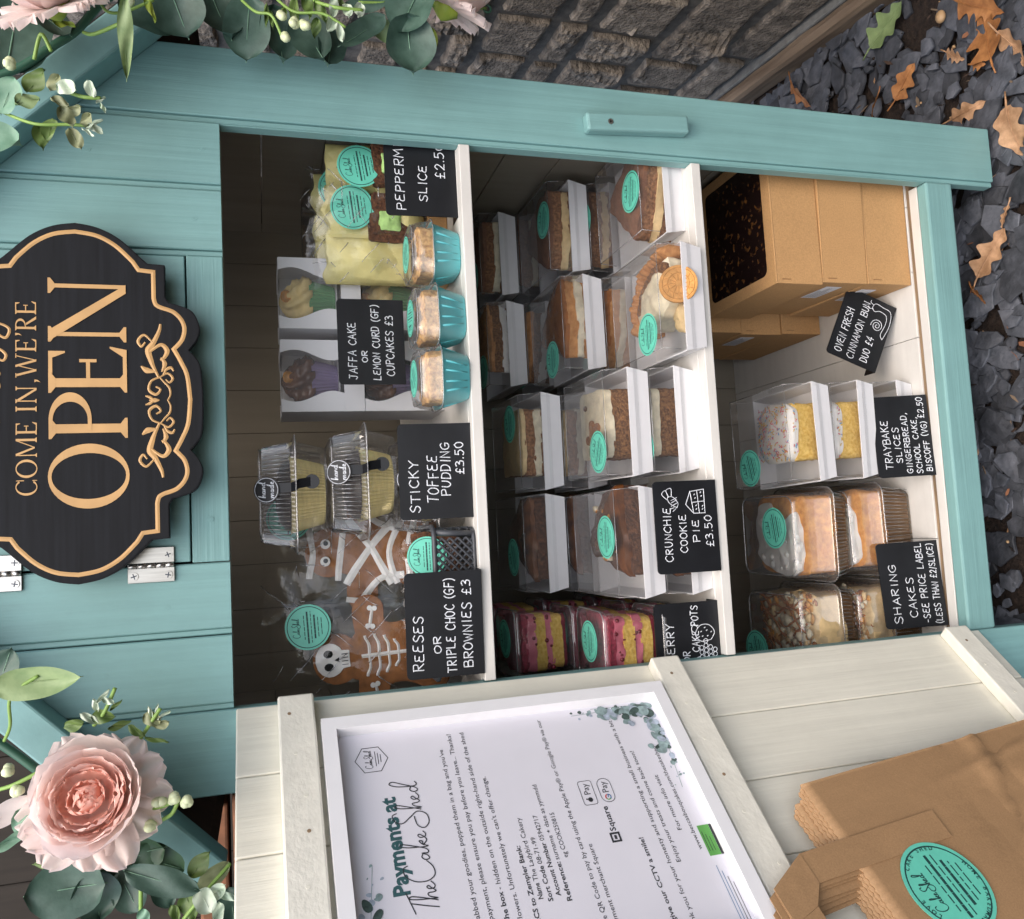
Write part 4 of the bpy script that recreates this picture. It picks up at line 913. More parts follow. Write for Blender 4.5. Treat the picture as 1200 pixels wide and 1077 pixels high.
def cake_layered(label, x, y, z, rz, seed, sp, fill, top, name='layer_cake_slice', sq=False, h=.053):
    t = slice_thing(name, label, 'cake slice', x, y, z, rz); o = square(.098, .094) if sq else wedge(.116, .108, seed*13 % 20-6, .02)
    h1 = h*.40
    m = MB(); m.lump(o, 0, h1, sp, .0020, .0, seed, 110, 64, 5); m.build('sponge', t)
    m = MB(); m.lump([(a*1.01, b*1.01) for a, b in o], h1-.0015, h1+.0110, fill, .0030, .001, seed+3, 80, 64, 3); m.build('filling', t)
    m = MB(); m.lump(o, h1+.0095, h-.006, sp, .0020, .0, seed+5, 110, 64, 5); m.build('sponge', t)
    m = MB(); m.lump([(a*1.005, b*1.005) for a, b in o], h-.008, h-.002, top, .0022, .007, seed+6, 70, 64, 3); m.build('topping', t)
    return t
def cake_custard(label, x, y, z, rz, seed):
    t = slice_thing('cream_pie_slice', label, 'pie slice', x, y, z, rz)
    arc = spline([(.060, -.056, 0), (.058, -.024, 0), (.046, .010, 0), (.022, .034, 0), (-.006, .044, 0), (-.024, .040, 0)], 4); rr = random.Random(seed)
    m = MB()
    for i, p in enumerate(arc): m.ball((p[0], p[1], .024), .0115, 'crust', 12, .22, 110, i, (.80, .80, 2.15+.2*math.sin(i)))
    m.build('crust', t)
    m = MB(); m.lump([(-.022, .036), (-.030, .010), (-.020, -.030), (.006, -.058), (.050, -.058), (.050, -.02), (.036, .012), (.012, .032)], 0, .036, 'cream', .0032, .013, seed+1, 65, 80, 7, 8); m.build('cream', t)
    arc2 = spline([(.040, -.050, 0), (.036, -.022, 0), (.022, .004, 0), (.0, .020, 0)], 4)
    m = MB()
    for i, p in enumerate(arc2): m.ball((p[0], p[1], .040), .0085, 'sponge_brown', 10, .3, 120, i+40, (1, 1, 1.0))
    m.build('inner_crust', t)
    m = MB(); m.M = T(.012, -.0655, .0300) @ RX(64); m.disc(.0245, 0, .0045, 'biscuit', 40); m.disc(.0235, .0045, .0052, 'biscuit', 40)
    for rr_ in (.0205, .0135): m.ribbon([(rr_*math.cos(2*PI*i/40), rr_*math.sin(2*PI*i/40)) for i in range(41)], .0013, 'biscuit', .0008, .0053)
    for i in range(12):
        a = 2*PI*i/12; m.ribbon([(.0150*math.cos(a), .0150*math.sin(a)), (.0190*math.cos(a+.12), .0190*math.sin(a+.12))], .0014, 'biscuit', .0008, .0053)
        m.ribbon([(.004*math.cos(a), .004*math.sin(a)), (.0115*math.cos(a), .0115*math.sin(a))], .0012, 'biscuit', .0008, .0053)
    m.build('round_biscuit', t)
    m = MB(); m.lump([(-.050, -.060), (-.012, -.062), (-.006, -.045), (-.026, -.03), (-.044, -.040)], 0, .020, 'buttercream', .003, .006, seed+7, 80, 48, 4); m.build('filling', t)
    return t
# middle shelf: (column, front x, y, count)
pitch = .0665
def pos(k, n): return 'only box' if n == 1 else (('bottom', 'top') if n == 2 else ('bottom', 'middle', 'top'))[k]+' box'
def stack(cx, y, n, mk, where, seed, stk='top', jig=.002, sx=0.0, sy=-.045):
    for k in range(n):
        rr = random.Random(seed*10+k); z = S2+k*pitch+.0003; x = cx+rr.uniform(-jig, jig); rz = rr.uniform(-1.2, 1.2)
        cake_box('%s %s' % (pos(k, n), where[0]), x, y, z, rz, True, seed*10+k, sx=sx, sy=sy)
        mk('%s inside the %s %s' % (where[1], pos(k, n), where[0]), x+.004, y+DEP*.5, z, rz+rr.uniform(-5, 5), seed*10+k)
stack(.1480, .018, 2, cake_honey, ('of the chocolate pies behind the bee card', 'glossy chocolate pie slice'), 1, sx=.008, sy=-.034)
stack(.1480, .190, 3, lambda *a: cake_honey(*a, bits=False), ('of the rear chocolate pies', 'plain dark chocolate pie slice'), 2, sx=-.02, sy=-.06)
stack(.3040, .030, 2, cake_ginger, ('of the front gingerbread squares', 'iced gingerbread square'), 3, sx=-.036, sy=-.030)
stack(.2960, .185, 3, lambda a, x, y, z, r, s: cake_layered(a, x, y, z, r, s, 'sponge_choc', 'cream', 'buttercream', 'layer_cake_slice', True), ('in rear stack behind the gingerbread squares', 'dark layered cake'), 4, sx=.03, sy=-.05)
stack(.4570, -.012, 1, cake_custard, ('of cream pie at the shelf front', 'cream pie slice'), 5, sx=-.042, sy=-.040)
stack(.4660, .160, 2, lambda a, x, y, z, r, s: cake_layered(a, x, y, z, r, s, 'crust', 'cream', 'caramel'), ('of toffee cakes behind the biscuit pie', 'toffee cake wedge'), 6, sx=-.045, sy=-.055)
stack(.4740, .330, 3, lambda a, x, y, z, r, s: cake_layered(a, x, y, z, r, s, 'sponge_brown', 'white_icing', 'crust'), ('at the back behind the toffee cakes', 'pale topped wedge'), 7, sx=-.04, sy=-.04)
stack(.6230, .0215, 1, lambda a, x, y, z, r, s: cake_layered(a, x-.008, y-.010, z, r-8, s, 'sponge_choc', 'buttercream', 'cocoa', h=.056), ('of cocoa cake beside the right post', 'cocoa dusted wedge'), 8, sx=-.005, sy=-.030)
stack(.6240, .196, 2, lambda a, x, y, z, r, s: cake_layered(a, x, y, z, r, s, 'sponge_choc', 'buttercream', 'cocoa', h=.056), ('of cocoa cakes in the second row', 'cocoa wedge'), 9, sx=.015, sy=-.025)
stack(.6300, .350, 3, lambda a, x, y, z, r, s: cake_layered(a, x, y, z, r, s, 'sponge_choc', 'cream', 'cocoa'), ('against the back wall on the right', 'shaded cocoa wedge'), 10, sx=-.03, sy=-.05)
# layered dessert pots, left end of the middle shelf
def pot(label, clabel, x, y, z, seed):
    b = thing('dessert_pot', label, 'dessert pot', (x, y, z), (0, 0, R(random.Random(seed).uniform(-3, 3))), 'clear square dessert pots')
    m = MB(); loft(m, [(.074, .074, .012, .0), (.078, .078, .012, .003), (.085, .085, .012, .0700), (.090, .090, .014, .0705), (.090, .090, .014, .0735)], 'clear_plastic', cap_lo=True); m.build('cup', b)
    m = MB(); loft(m, [(.091, .091, .014, .0715), (.091, .091, .014, .0765), (.082, .082, .012, .0775), (.078, .078, .012, .0795)], 'clear_lid', cap_hi=True); m.tube(rsq_path(.091, .014, .0766), .0008, 'lid_edge', 5, True); m.build('lid', b)
    m = MB(); sticker_mesh(m, T(.006, -.004, .0800), .026, seed); m.build('sticker', b)
    t = thing('layered_dessert', clabel, 'dessert', (x, y, z), b.rotation_euler, 'pink and yellow layered desserts')
    L = (('jam_layer', 'berry_jam', .003, .009, .0005), ('sponge_layer', 'sponge_yellow', .008, .024, .0012), ('cream_layer', 'pink_cream', .022, .034, .0025), ('sponge_layer', 'sponge_yellow', .032, .048, .0012), ('cream_layer', 'pink_cream', .046, .060, .0028), ('berry_topping', 'berry_dust', .058, .066, .002))
    for i, (nm, mt, z0, z1, am) in enumerate(L):
        w_ = .074+.008*(z0/.07); m = MB(); m.lump(rsq(w_-.002, w_-.002, .011, 4), z0, z1, mt, am, .001, seed*7+i, 110, 64, 3, 5)
        if nm == 'cream_layer':
            rr = random.Random(seed+i)
            for q in range(7): m.ball((rr.uniform(-.036, .036), -w_/2+.002, rr.uniform(z0, z1)), rr.uniform(.0015, .0035), 'berry_jam', 7)
        m.build(nm, t)
def rsq_path(w_, r, z): return [(p[0], p[1], z) for p in rsq(w_, w_, r)]
pk = .0800
for i, (x, y, k) in enumerate(((.020, .062, 0), (.020, .062, 1), (.018, .172, 0), (.018, .172, 1), (.018, .172, 2), (.020, .29, 0), (.020, .29, 1), (.020, .29, 2))):
    col = ('front', 'second', 'third')[0 if i < 2 else 1 if i < 5 else 2]; nm = ('bottom', 'middle' if i > 1 else 'top', 'top')[k]
    pot('clear lidded pot of pink and yellow layers, %s of the %s stack' % (nm, col), 'yellow sponge and pink cream layers filling the %s pot of the %s stack' % (nm, col), x, y, S2+k*pk+.0003, 50+i)

# ------------------------------------------------------------------ black price cards with chalk lettering
def price_card(label, x, y, z, w_, h, lines, rz=0, lean=4, roll=0, draw=None, foot=True, seed=0, sw=.00125):
    """x,y,z = middle of the bottom edge"""
    c = thing('price_card', label, 'price card', (x, y, z))
    c.rotation_euler = (RZ(rz) @ RY(roll) @ RX(-lean)).to_euler(); c['group'] = 'black chalk price cards'
    m = MB(); m.M = V; r = .0055
    P = [(-w_/2, 0), (w_/2, 0)]+[(w_/2-r+r*math.cos(R(a)), h-r+r*math.sin(R(a))) for a in range(0, 91, 15)]+[(-w_/2+r+r*math.cos(R(a)), h-r+r*math.sin(R(a))) for a in range(90, 181, 15)]
    m.prism(P, -.0010, .0010, 'black_card'); m.M = Matrix.Identity(4)
    if foot: m.bb((-w_/2, .0012, .0), (w_/2, .026, .0018), 'black_card', .0004)
    m.build('panel', c)
    m = MB(); m.M = T(-w_/2, -.0011, 0) @ V; rr = random.Random(seed)
    for (t, xa, xb, ta, tb) in lines: letter(m, t, xa*w_, xb*w_, (1-tb+(tb-ta)*.08)*h, (tb-ta)*.84*h, 'chalk', sw, rr)
    if draw: draw(m, w_, h, sw*.8)
    m.build('chalk_lettering', c); return c
price_card('black card chalked STICKY TOFFEE PUDDING on the top shelf', .2450, .0150, S1, .1120, .0865, [('STICKY', .07, .61, .13, .28), ('TOFFEE', .17, .66, .37, .54), ('PUDDING', .24, .79, .56, .71), ('£3.50', .46, .80, .76, .90)], rz=-2, seed=1)
price_card('black card chalked with two kinds of brownies before the grey basket', .0690, -.0030, S1, .1190, .0890, [('REESES', .08, .59, .08, .23), ('OR', .23, .39, .34, .45), ('TRIPLE CHOC (GF)', .04, .93, .50, .64), ('BROWNIES £3', .08, .91, .72, .86)], rz=-3, seed=2, lean=2)
price_card('black card chalked with cupcake prices against the white cupcake boxes', .4150, .0880, .7535, .1080, .0830, [('JAFFA CAKE', .06, .72, .14, .28), ('OR', .26, .39, .34, .44), ('LEMON CURD (GF)', .05, .93, .50, .63), ('CUPCAKES £3', .10, .81, .70, .84)], seed=3, lean=0, sw=.00115, foot=False)
price_card('black card chalked PEPPERMINT SLICE beside the right post', .6130, .0215, S1, .1150, .0875, [('PEPPERMINT', .06, .97, .13, .28), ('SLICE', .16, .55, .45, .59), ('£2.50', .42, .80, .70, .85)], rz=1, seed=4, lean=3)
def bee_cake(m, w_, h, s):
    f = lambda P: [(a*w_, (1-b)*h) for a, b in P]
    m.ribbon(spline([(p[0], p[1], 0) for p in f([(.71, .36), (.76, .25), (.82, .22), (.83, .30), (.76, .38), (.71, .36)])], 5), s, 'chalk')
    for a in (.74, .775, .80): m.ribbon(f([(a-.012, .27), (a+.02, .36)]), s, 'chalk', lift=.0004)
    for P in ([(.83, .24), (.90, .20), (.92, .28), (.84, .28)], [(.80, .21), (.86, .13), (.90, .19), (.83, .23)], [(.70, .34), (.67, .29)], [(.71, .31), (.70, .25)]): m.ribbon(spline([(p[0], p[1], 0) for p in f(P)], 5), s, 'chalk', lift=.0005)
    for P in ([(.64, .80), (.64, .62), (.88, .58), (.90, .80), (.64, .80)], [(.64, .62), (.74, .50), (.88, .58)], [(.64, .71), (.89, .69)], [(.76, .61), (.77, .80)]): m.ribbon(f(P), s*1.1, 'chalk', lift=.0004)
    for a, b in ((.68, .66), (.71, .76), (.68, .76), (.80, .65), (.84, .64), (.82, .75), (.86, .74), (.72, .66)): m.ribbon(f([(a, b), (a+.01, b+.012)]), s*1.3, 'chalk', lift=.0004)
price_card('black card with chalk bee and slice of pie drawings', .1640, -.0010, S2, .1150, .0860, [('CRUNCHIE', .13, .71, .12, .26), ('COOKIE', .22, .63, .37, .50), ('PIE', .33, .57, .57, .70), ('£3.50', .27, .61, .77, .91)], seed=5, draw=bee_cake, lean=2, sw=.00115)
def fruit(m, w_, h, s):
    f = lambda P: [(a*w_, (1-b)*h) for a, b in P]; cl = lambda P: spline([(p[0], p[1], 0) for p in f(P)], 5)
    m.ribbon(cl([(.58, .86), (.57, .70), (.65, .62), (.74, .70), (.74, .84), (.66, .92), (.58, .86)]), s, 'chalk'); m.ribbon(cl([(.66, .62), (.70, .56), (.76, .60), (.72, .66)]), s, 'chalk', lift=.0004)
    for a, b in ((.62, .72), (.67, .70), (.62, .80), (.68, .79), (.66, .86), (.71, .76)): m.ribbon(f([(a, b), (a+.006, b+.014)]), s*1.3, 'chalk', lift=.0004)
    for i in range(4):
        for j in range(4-abs(i-1)): 
            c = (.40+.05*j+.02*(i % 2), .70+.07*i); m.ribbon([(c[0]*w_+.0028*math.cos(a*.63), (1-c[1])*h+.0028*math.sin(a*.63)) for a in range(11)], s*.9, 'chalk', lift=.0003+.0001*((i+j) % 3))
price_card('black card with chalk fruit drawings, partly behind the open door', .0110, .0150, S2, .1150, .0880, [('RASPBERRY', .04, .78, .15, .29), ('OR', .36, .47, .40, .52), ('VANILLA CAKE POTS', .03, .96, .55, .68)], seed=6, draw=fruit, lean=2, sw=.00115)
price_card('black card listing traybake slices on the floor boards', .2770, .0370, S3, .1180, .0840, [('TRAYBAKE', .10, .70, .12, .27), ('SLICES', .17, .61, .32, .45), ('GINGERBREAD,', .04, .78, .49, .61), ('SCHOOL CAKE,', .03, .72, .66, .78), ('BISCOFF (VG)', .05, .66, .83, .95), ('£2.50', .71, .97, .80, .93)], seed=7, lean=14, rz=3, sw=.00115)
price_card('black card about sharing cakes and price labels on the floor boards', .0640, .0420, S3, .1210, .0900, [('SHARING', .06, .74, .14, .28), ('CAKES', .12, .58, .40, .54), ('-SEE PRICE LABEL', .05, .98, .61, .74), ('(LESS THAN £2/SLICE)', .03, .96, .81, .93)], seed=8, lean=14, rz=4, sw=.00115)
def snail(m, w_, h, s):
    f = lambda P: [(a*w_, (1-b)*h) for a, b in P]; cl = lambda P: spline([(p[0], p[1], 0) for p in f(P)], 6)
    c = (.64*w_, .255*h); m.ribbon([(c[0]+(.0012+.0088*t/40)*math.cos(t*.36), c[1]+(.0012+.0088*t/40)*math.sin(t*.36)) for t in range(41)], s, 'chalk')
    m.ribbon(cl([(.48, .92), (.54, .86), (.70, .89), (.82, .86), (.85, .72), (.82, .62), (.86, .56), (.93, .60), (.92, .76), (.89, .92), (.70, .97), (.48, .92)]), s, 'chalk', lift=.0004)
    m.ribbon(cl([(.85, .57), (.83, .50), (.86, .48)]), s, 'chalk', lift=.0004); m.ribbon(cl([(.90, .57), (.92, .50), (.95, .50)]), s*.9, 'chalk', lift=.0004)
price_card('tilted black card with chalk snail drawing leaning by the kraft boxes', .4260, .0840, .0225, .1080, .0840, [('OVEN FRESH', .08, .72, .10, .27), ('CINNAMON BUN', .05, .90, .36, .52), ('DUO £4', .08, .45, .62, .79)], seed=9, roll=24, lean=8, draw=snail, sw=.00115, rz=-4)

# ------------------------------------------------------------------ top shelf
def cupcake_box(label, x, y, z, seed):
    b = thing('cupcake_box', label, 'cupcake box', (x, y, z), (0, 0, R(random.Random(seed).uniform(-1, 1))), 'white cupcake boxes with windows')
    W_, H_, D_ = .094, .1045, .094; m = MB(); hw = W_/2
    m.bb((-hw, 0, 0), (hw, D_, .0012), 'white_card'); m.bb((-hw, D_-.001, .0013), (hw, D_, H_), 'white_card'); m.bb((-hw, .001, .0013), (-hw+.001, D_-.0011, H_), 'white_card'); m.bb((hw-.001, .001, .0013), (hw, D_-.0011, H_), 'white_card')
    m.bb((-hw+.0012, .012, .030), (hw-.0012, D_-.0012, .031), 'white_card')
    m.M = V; wav = lambda t: .020+.007*math.sin(t*5.2+.6)
    ts = [i/14 for i in range(15)]; zz = [.026+(H_-.026)*t for t in ts]
    m.prism([(-hw, 0), (hw, 0), (hw, .026), (-hw, .026)], 0, .001, 'white_card')
    m.prism([(-hw, .0261)]+[(-hw+wav(t), z_) for t, z_ in zip(ts, zz)]+[(-hw, H_)], 0, .001, 'white_card'); m.prism([(hw, H_)]+[(hw-wav(t), z_) for t, z_ in zip(ts[::-1], zz[::-1])]+[(hw, .0261)], 0, .001, 'white_card')
    m.M = T(0, 0, H_)
    m.prism([(-hw, .0)]+[(-hw+wav(1-t*.6), D_*t) for t in ts]+[(-hw, D_)], 0, .001, 'white_card'); m.prism([(hw, D_)]+[(hw-wav(1-t*.6), D_*t) for t in ts[::-1]]+[(hw, .0)], 0, .001, 'white_card')
    m.build('carton', b)
    m = MB(); m.add([(-hw+.008, .0008, .02), (hw-.008, .0008, .02), (hw-.008, .0008, H_-.0004), (-hw+.008, .0008, H_-.0004), (-hw+.008, D_*.8, H_-.0004), (hw-.008, D_*.8, H_-.0004)], [(0, 1, 2, 3), (3, 2, 5, 4)], 'window_film'); m.build('window', b)
    return b
def cupcake(label, x, y, z, case, frost, jewel, seed, curl=False):
    t = thing('cupcake', label, 'cupcake', (x, y, z), (0, 0, 0), 'cupcakes in the boxes')
    m = MB(); m.lathe([(.001, 0), (.021, 0), (.0225, .004), (.0300, .034), (.0292, .0345), (.0270, .030)], case, 72, lambda i, j: 1 if j < 2 else (1.0 if i % 2 else .955), False); m.build('paper_case', t)
    m = MB()
    prof = [(.0275, .030), (.031, .034), (.032, .041), (.027, .045), (.0275, .049), (.026, .055), (.020, .058), (.0195, .062), (.013, .068), (.004, .073), (.0005, .073)]
    m.lathe(prof, frost, 48, lambda i, j: 1+.17*math.sin(i*2*PI/48*8+j*.9)*(1 if j < 9 else 0)); m.build('frosting', t)
    m = MB(); m.ball((.004, -.016, .064), .0075, jewel, 10, .2, 90, seed, (1.2, .7, 1)); m.build('topping', t)
bx0, bx1 = .3840, .4930
for (x, k, case, frost, jew, nm) in ((bx0, 0, 'lilac_case', 'choc_gloss', 'honeycomb', 'chocolate'), (bx0, 1, 'lilac_case', 'choc_gloss', 'honeycomb', 'chocolate'), (bx1, 0, 'green_case', 'yellow_cream', 'honeycomb', 'lemon'), (bx1, 1, 'green_case', 'yellow_cream', 'honeycomb', 'lemon')):
    z = S1+.0003+k*.1062
    cupcake_box('%s white windowed carton of the two holding %s cupcakes' % (('lower', 'upper')[k], nm), x, .150, z, 60+k+(x > .45)*2)
    cupcake('%s cupcake in %s case inside the %s carton' % (nm, 'lilac' if nm == 'chocolate' else 'green', ('lower', 'upper')[k]), x, .150+.045, z+.0313, case, frost, jew, k)
    if nm == 'chocolate':
        pass
def cup(label, clabel, x, y, rz, seed):
    b = thing('dessert_cup', label, 'dessert cup', (x, y, S1+.0002), (0, 0, R(rz)), 'teal dessert cups with clear lids')
    m = MB(); loft(m, [(.050, .050, .014, .0), (.053, .053, .014, .0015), (.0700, .0700, .018, .0330), (.0730, .0730, .019, .0335), (.0730, .0730, .019, .0348), (.0690, .0690, .018, .0350), (.0660, .0660, .017, .0280)], 'teal_case', .0, cap_lo=True)
    for i, (sx, sy) in enumerate(((0, -1), (1, 0), (-1, 0), (0, 1))):
        for q in (-.016, -.006, .006, .016):
            pa = Vector((q*.8, -.0260, .004)); pb = Vector((q*1.1, -.0342, .031)); M = RZ((0, 90, -90, 180)[i]); m.tube([M @ pa, M @ pb], .0014, 'teal_case', 6)
    m.build('case', b)
    m = MB(); loft(m, [(.0735, .0735, .019, .0352), (.0770, .0770, .019, .0354), (.0745, .0745, .019, .0366), (.0690, .0690, .018, .0520), (.0630, .0630, .017, .0600), (.0500, .0500, .014, .0625)], 'clear_lid', cap_hi=True); m.tube(rsq_path(.0770, .019, .0356), .0008, 'lid_edge', 5, True); m.tube(rsq_path(.0640, .017, .0598), .0006, 'lid_edge', 5, True); m.build('lid', b)
    m = MB(); sticker_mesh(m, T(0, -.002, .0630) @ RZ(seed*40), .0220, seed); m.build('sticker', b)
    t = thing('crumble_cake', clabel, 'cake', (x, y, S1+.0002), (0, 0, R(rz)), 'crumble cakes in the teal cups')
    m = MB(); m.lump(rsq(.0610, .0610, .016, 4), .0290, .0500, 'crumble', .0026, .003, seed, 150, 80, 6, 7); m.build('crumble', t)
for x, y, rz, nm, s_ in ((.356, .024, -4, 'leftmost', 1), (.4300, .030, 3, 'middle', 2), (.5120, .042, 2, 'rightmost', 3)):
    cup('%s of the three teal dessert cups with clear lids' % nm, 'pale crumbly cake in the %s teal cup' % nm, x, y, rz, s_)
# sticky toffee puddings: three clear tubs in a stack
for k in range(3):
    nm = ('bottom', 'middle', 'top')[k]; x, y, z = .2340+(.004 if k == 1 else -.006 if k == 2 else 0), .110, S1+.0003+k*.0823
    b = thing('pudding_tub', '%s tub in stack of clear pudding tubs with black strap' % nm, 'pudding tub', (x, y, z), (0, 0, R((-1, 2, -2)[k])), 'clear pudding tubs with black straps')
    m = MB(); loft(m, [(.104, .104, .014, .0), (.108, .108, .016, .002), (.124, .124, .018, .0345), (.139, .139, .020, .0360), (.139, .139, .020, .0372)], 'clear_plastic', cap_lo=True); m.tube(rsq_path(.139, .020, .0366), .0011, 'lid_edge', 6, True); m.build('base', b)
    m = MB(); loft(m, [(.138, .138, .020, .0376), (.124, .124, .018, .0382), (.121, .121, .018, .0430, 1), (.110, .110, .018, .0740, 1), (.104, .104, .016, .0770), (.088, .088, .014, .0785), (.086, .086, .014, .0770)], 'clear_lid', .0022, cap_hi=True, smooth=False); m.tube(rsq_path(.108, .016, .0766), .0007, 'lid_edge', 5, True)
    for q in range(19):
        xq = (q-9)*.0052
        for M_ in (RZ(0), RZ(90), RZ(-90)): m.tube([M_ @ Vector((xq, -.0603, .0435)), M_ @ Vector((xq*.93, -.0553, .0725))], .0007, 'lid_edge', 4)
    m.build('lid', b)
    t = thing('toffee_pudding', 'dark toffee pudding in gold foil case inside the %s tub' % nm, 'pudding', (x, y, z+.0012), (0, 0, 0), 'foil cased puddings')
    m = MB(); m.lathe([(.001, 0), (.036, 0), (.0375, .003), (.0470, .0400), (.0485, .0405), (.0470, .0395), (.0440, .033)], 'gold_foil', 120, lambda i, j: 1 if j < 2 else (1.0 if i % 2 else .965), False); m.build('foil_case', t)
    m = MB(); m.lathe([(.0445, .034), (.042, .046), (.034, .053), (.018, .057), (.0005, .058)], 'dark_pudding', 40, lambda i, j: 1+.02*noise.noise(Vector((i*.5, j*2, k)))); m.build('pudding', t)
    m = MB(); sx = .008 if k != 1 else .012
    P = [(sx, -.0475, .0790), (sx, -.0525, .0775), (sx, -.0580, .0660), (sx, -.0625, .0420), (sx+.001, -.0704, .0378), (sx+.004, -.0640, .0330), (sx+.006, -.0600, .0200)]
    L_ = []; 
    for q, p in enumerate(P): L_ += [(p[0]-.0055, p[1]-.0008, p[2]), (p[0]+.0055, p[1]-.0008, p[2])]
    m.add(L_, [[2*q, 2*q+1, 2*q+3, 2*q+2] for q in range(len(P)-1)], 'black_card')
    keep = m.M; m.M = T(sx+.006, -.0600, .0180) @ RX(80); m.disc(.0085, .0004, .0010, 'black_card', 24)
    m.M = T(sx-.002, -.0566, .0690) @ RX(68); m.disc(.0150, .0010, .0016, 'black_card', 40)
    m.ribbon([(.0137*math.cos(2*PI*i/40), .0137*math.sin(2*PI*i/40)) for i in range(41)], .0007, 'chalk', .0001, .00165)
    script(m, 'hand', -.0090, .0090, .0012, .00095, 'chalk', .00085, .00165, .0001); script(m, 'made', -.0092, .0092, -.0088, .00095, 'chalk', .00085, .00165, .0001); m.M = keep
    m.build('strap_sticker', b)
# grey lattice basket of wrapped brownies
bk = thing('plastic_basket', 'grey lattice plastic basket of wrapped brownies at the top shelf end', 'basket', (.092, .058, S1+.0002))
m = MB(); bw, bd, bh = .168, .092, .0500
for zz, r_2 in ((.0025, .0022), (bh, .0030)):
    k = 1+.05*zz/bh; m.tube([(p[0], p[1], zz) for p in rsq(bw*k, bd*k, .014)], r_2, 'grey_plastic', 6, True)
m.build('rim', bk)
m = MB(); m.bb((-bw/2+.002, -bd/2+.002, .0004), (bw/2-.002, bd/2-.002, .0020), 'grey_plastic', .0006); m.build('bottom', bk)
m = MB()
def lattice(L, M):
    m.M = M; step = .0095; z0, z1 = .004, bh-.002
    x = -L-bh
    while x < L+bh:
        for s_, yy in ((1, 0.0), (-1, .0012)):
            a, b = (x, z0), (x+s_*(z1-z0), z1)
            if s_ < 0: a, b = (x+(z1-z0), z0), (x, z1)
            t0, t1 = 0.0, 1.0
            def clip(p, q, lim, sg_):
                return None
            xa, xb = a[0], b[0]
            if max(xa, xb) < -L or min(xa, xb) > L: continue
            ta = 0.0; tb = 1.0
            for lim in (-L, L):
                t = (lim-xa)/(xb-xa)
                if 0 < t < 1:
                    inside0 = -L <= xa <= L
                    if inside0: tb = min(tb, t)
                    else: ta = max(ta, t) if (xa < -L and lim == -L) or (xa > L and lim == L) else ta
                    if not inside0 and not ((xa < -L and lim == -L) or (xa > L and lim == L)): tb = min(tb, t)
            if tb-ta < .05: continue
            p = (xa+(xb-xa)*ta, a[1]+(b[1]-a[1])*ta); q = (xa+(xb-xa)*tb, a[1]+(b[1]-a[1])*tb)
            m.tube([(p[0], yy, p[1]), (q[0], yy, q[1])], .0014, 'grey_plastic', 4, smooth=False)
        x += step
lattice(bw/2-.010, T(0, -bd/2-.001, 0) @ RX(2)); lattice(bd/2-.010, T(bw/2+.001, 0, 0) @ RZ(90)); lattice(bd/2-.010, T(-bw/2-.001, 0, 0) @ RZ(-90))
for sx in (-1, 1):
    for sy in (-1, 1):
        m.M = Matrix.Identity(4); m.tube([(sx*(bw/2-.006), sy*(bd/2-.004), .002), (sx*(bw/2-.003), sy*(bd/2-.002), bh)], .0040, 'grey_plastic', 6)
m.build('lattice_sides', bk)
def cello(mb, w_, h, d, seed, m_='cellophane', nu=22, nv=26, flare=.35, amp=.007):
    """crumpled clear bag standing in the local x-z plane, base at z=0, pinched open top"""
    vs = []
    for side in (-1, 1):
        for j in range(nv+1):
            for i in range(nu+1):
                u, v = i/nu*2-1, j/nv; prof = math.sqrt(max(0, 1-u*u))*(1-v**3)**.5*(min(1, v*6))**.5
                wq = w_/2*(1-.10*math.sin(v*PI)*flare+.12*(v > .8)*(v-.8)*5*flare); p = Vector((u*w_*26, v*h*26, side*3+seed*5.1))
                ridge = (abs(noise.noise(p))-.25)*amp*1.6+noise.noise(p*2.7)*amp*.45
                vs.append((u*wq+noise.noise(p+Vector((7, 7, 7)))*.003, side*(d/2*prof+.0006)+ridge*(.35+.65*(1-u*u)), v*h+noise.noise(p*.7+Vector((2, 9, 4)))*.004*(v > .9)))
    N1 = (nu+1)*(nv+1); fs = []
    for o in (0, N1): fs += [[o+j*(nu+1)+i, o+j*(nu+1)+i+1, o+(j+1)*(nu+1)+i+1, o+(j+1)*(nu+1)+i] for j in range(nv) for i in range(nu)]
    mb.add(vs, fs, m_, True)
    rs = random.Random(seed*3+1)                       # creases of folded film: added pale tubes stand in for their glints
    for c in range(26):
        i, j = rs.randint(1, nu-1), rs.randint(1, nv-2); P = []; di, dj = rs.choice(((1, 1), (0, 1), (-1, 1), (1, 0), (1, 1), (-1, 1)))
        for q in range(rs.randint(2, 5)):
            if not (0 < i < nu and 0 < j <= nv): break
            v = vs[j*(nu+1)+i]; P.append((v[0], v[1]-.0004, v[2])); i += di; j += dj
        if len(P) > 1: mb.tube(spline(P, 3), [rs.uniform(.0002, .0008) for _ in range((len(P)-1)*3+1)], 'lid_edge', 4)
def brownie(label, clab, x, y, z, rx, rz, seed, st=(0, .0)):
    b = thing('brownie_packet', label, 'packet', (x, y, z)); b['group'] = 'wrapped brownies in the basket'
    b.rotation_euler = (RZ(rz) @ RX(rx)).to_euler(); m = MB(); cello(m, .078, .078, .030, seed, amp=.004); m.build('wrapper', b)
    m = MB(); sticker_mesh(m, T(st[0], -.0170, .046+st[1]) @ V, .0235, seed); m.build('sticker', b)
    t = thing('brownie', clab, 'brownie', (x, y, z)); t.rotation_euler = b.rotation_euler; t['group'] = 'brownies in the basket'
    m = MB(); m.M = T(0, .011, .008) @ V; m.lump(square(.058, .055), 0, .022, 'sponge_dark', .0016, .002, seed, 110, 56, 5); m.M = T(0, .011, .008+.0275) @ V if False else m.M
    t.location = (x, y, z); m2 = MB(); m2.M = T(0, .011, .036) @ V; m2.lump(square(.058, .055), 0, .022, 'sponge_dark', .0016, .002, seed, 110, 56, 5); m2.build('crumb', t)
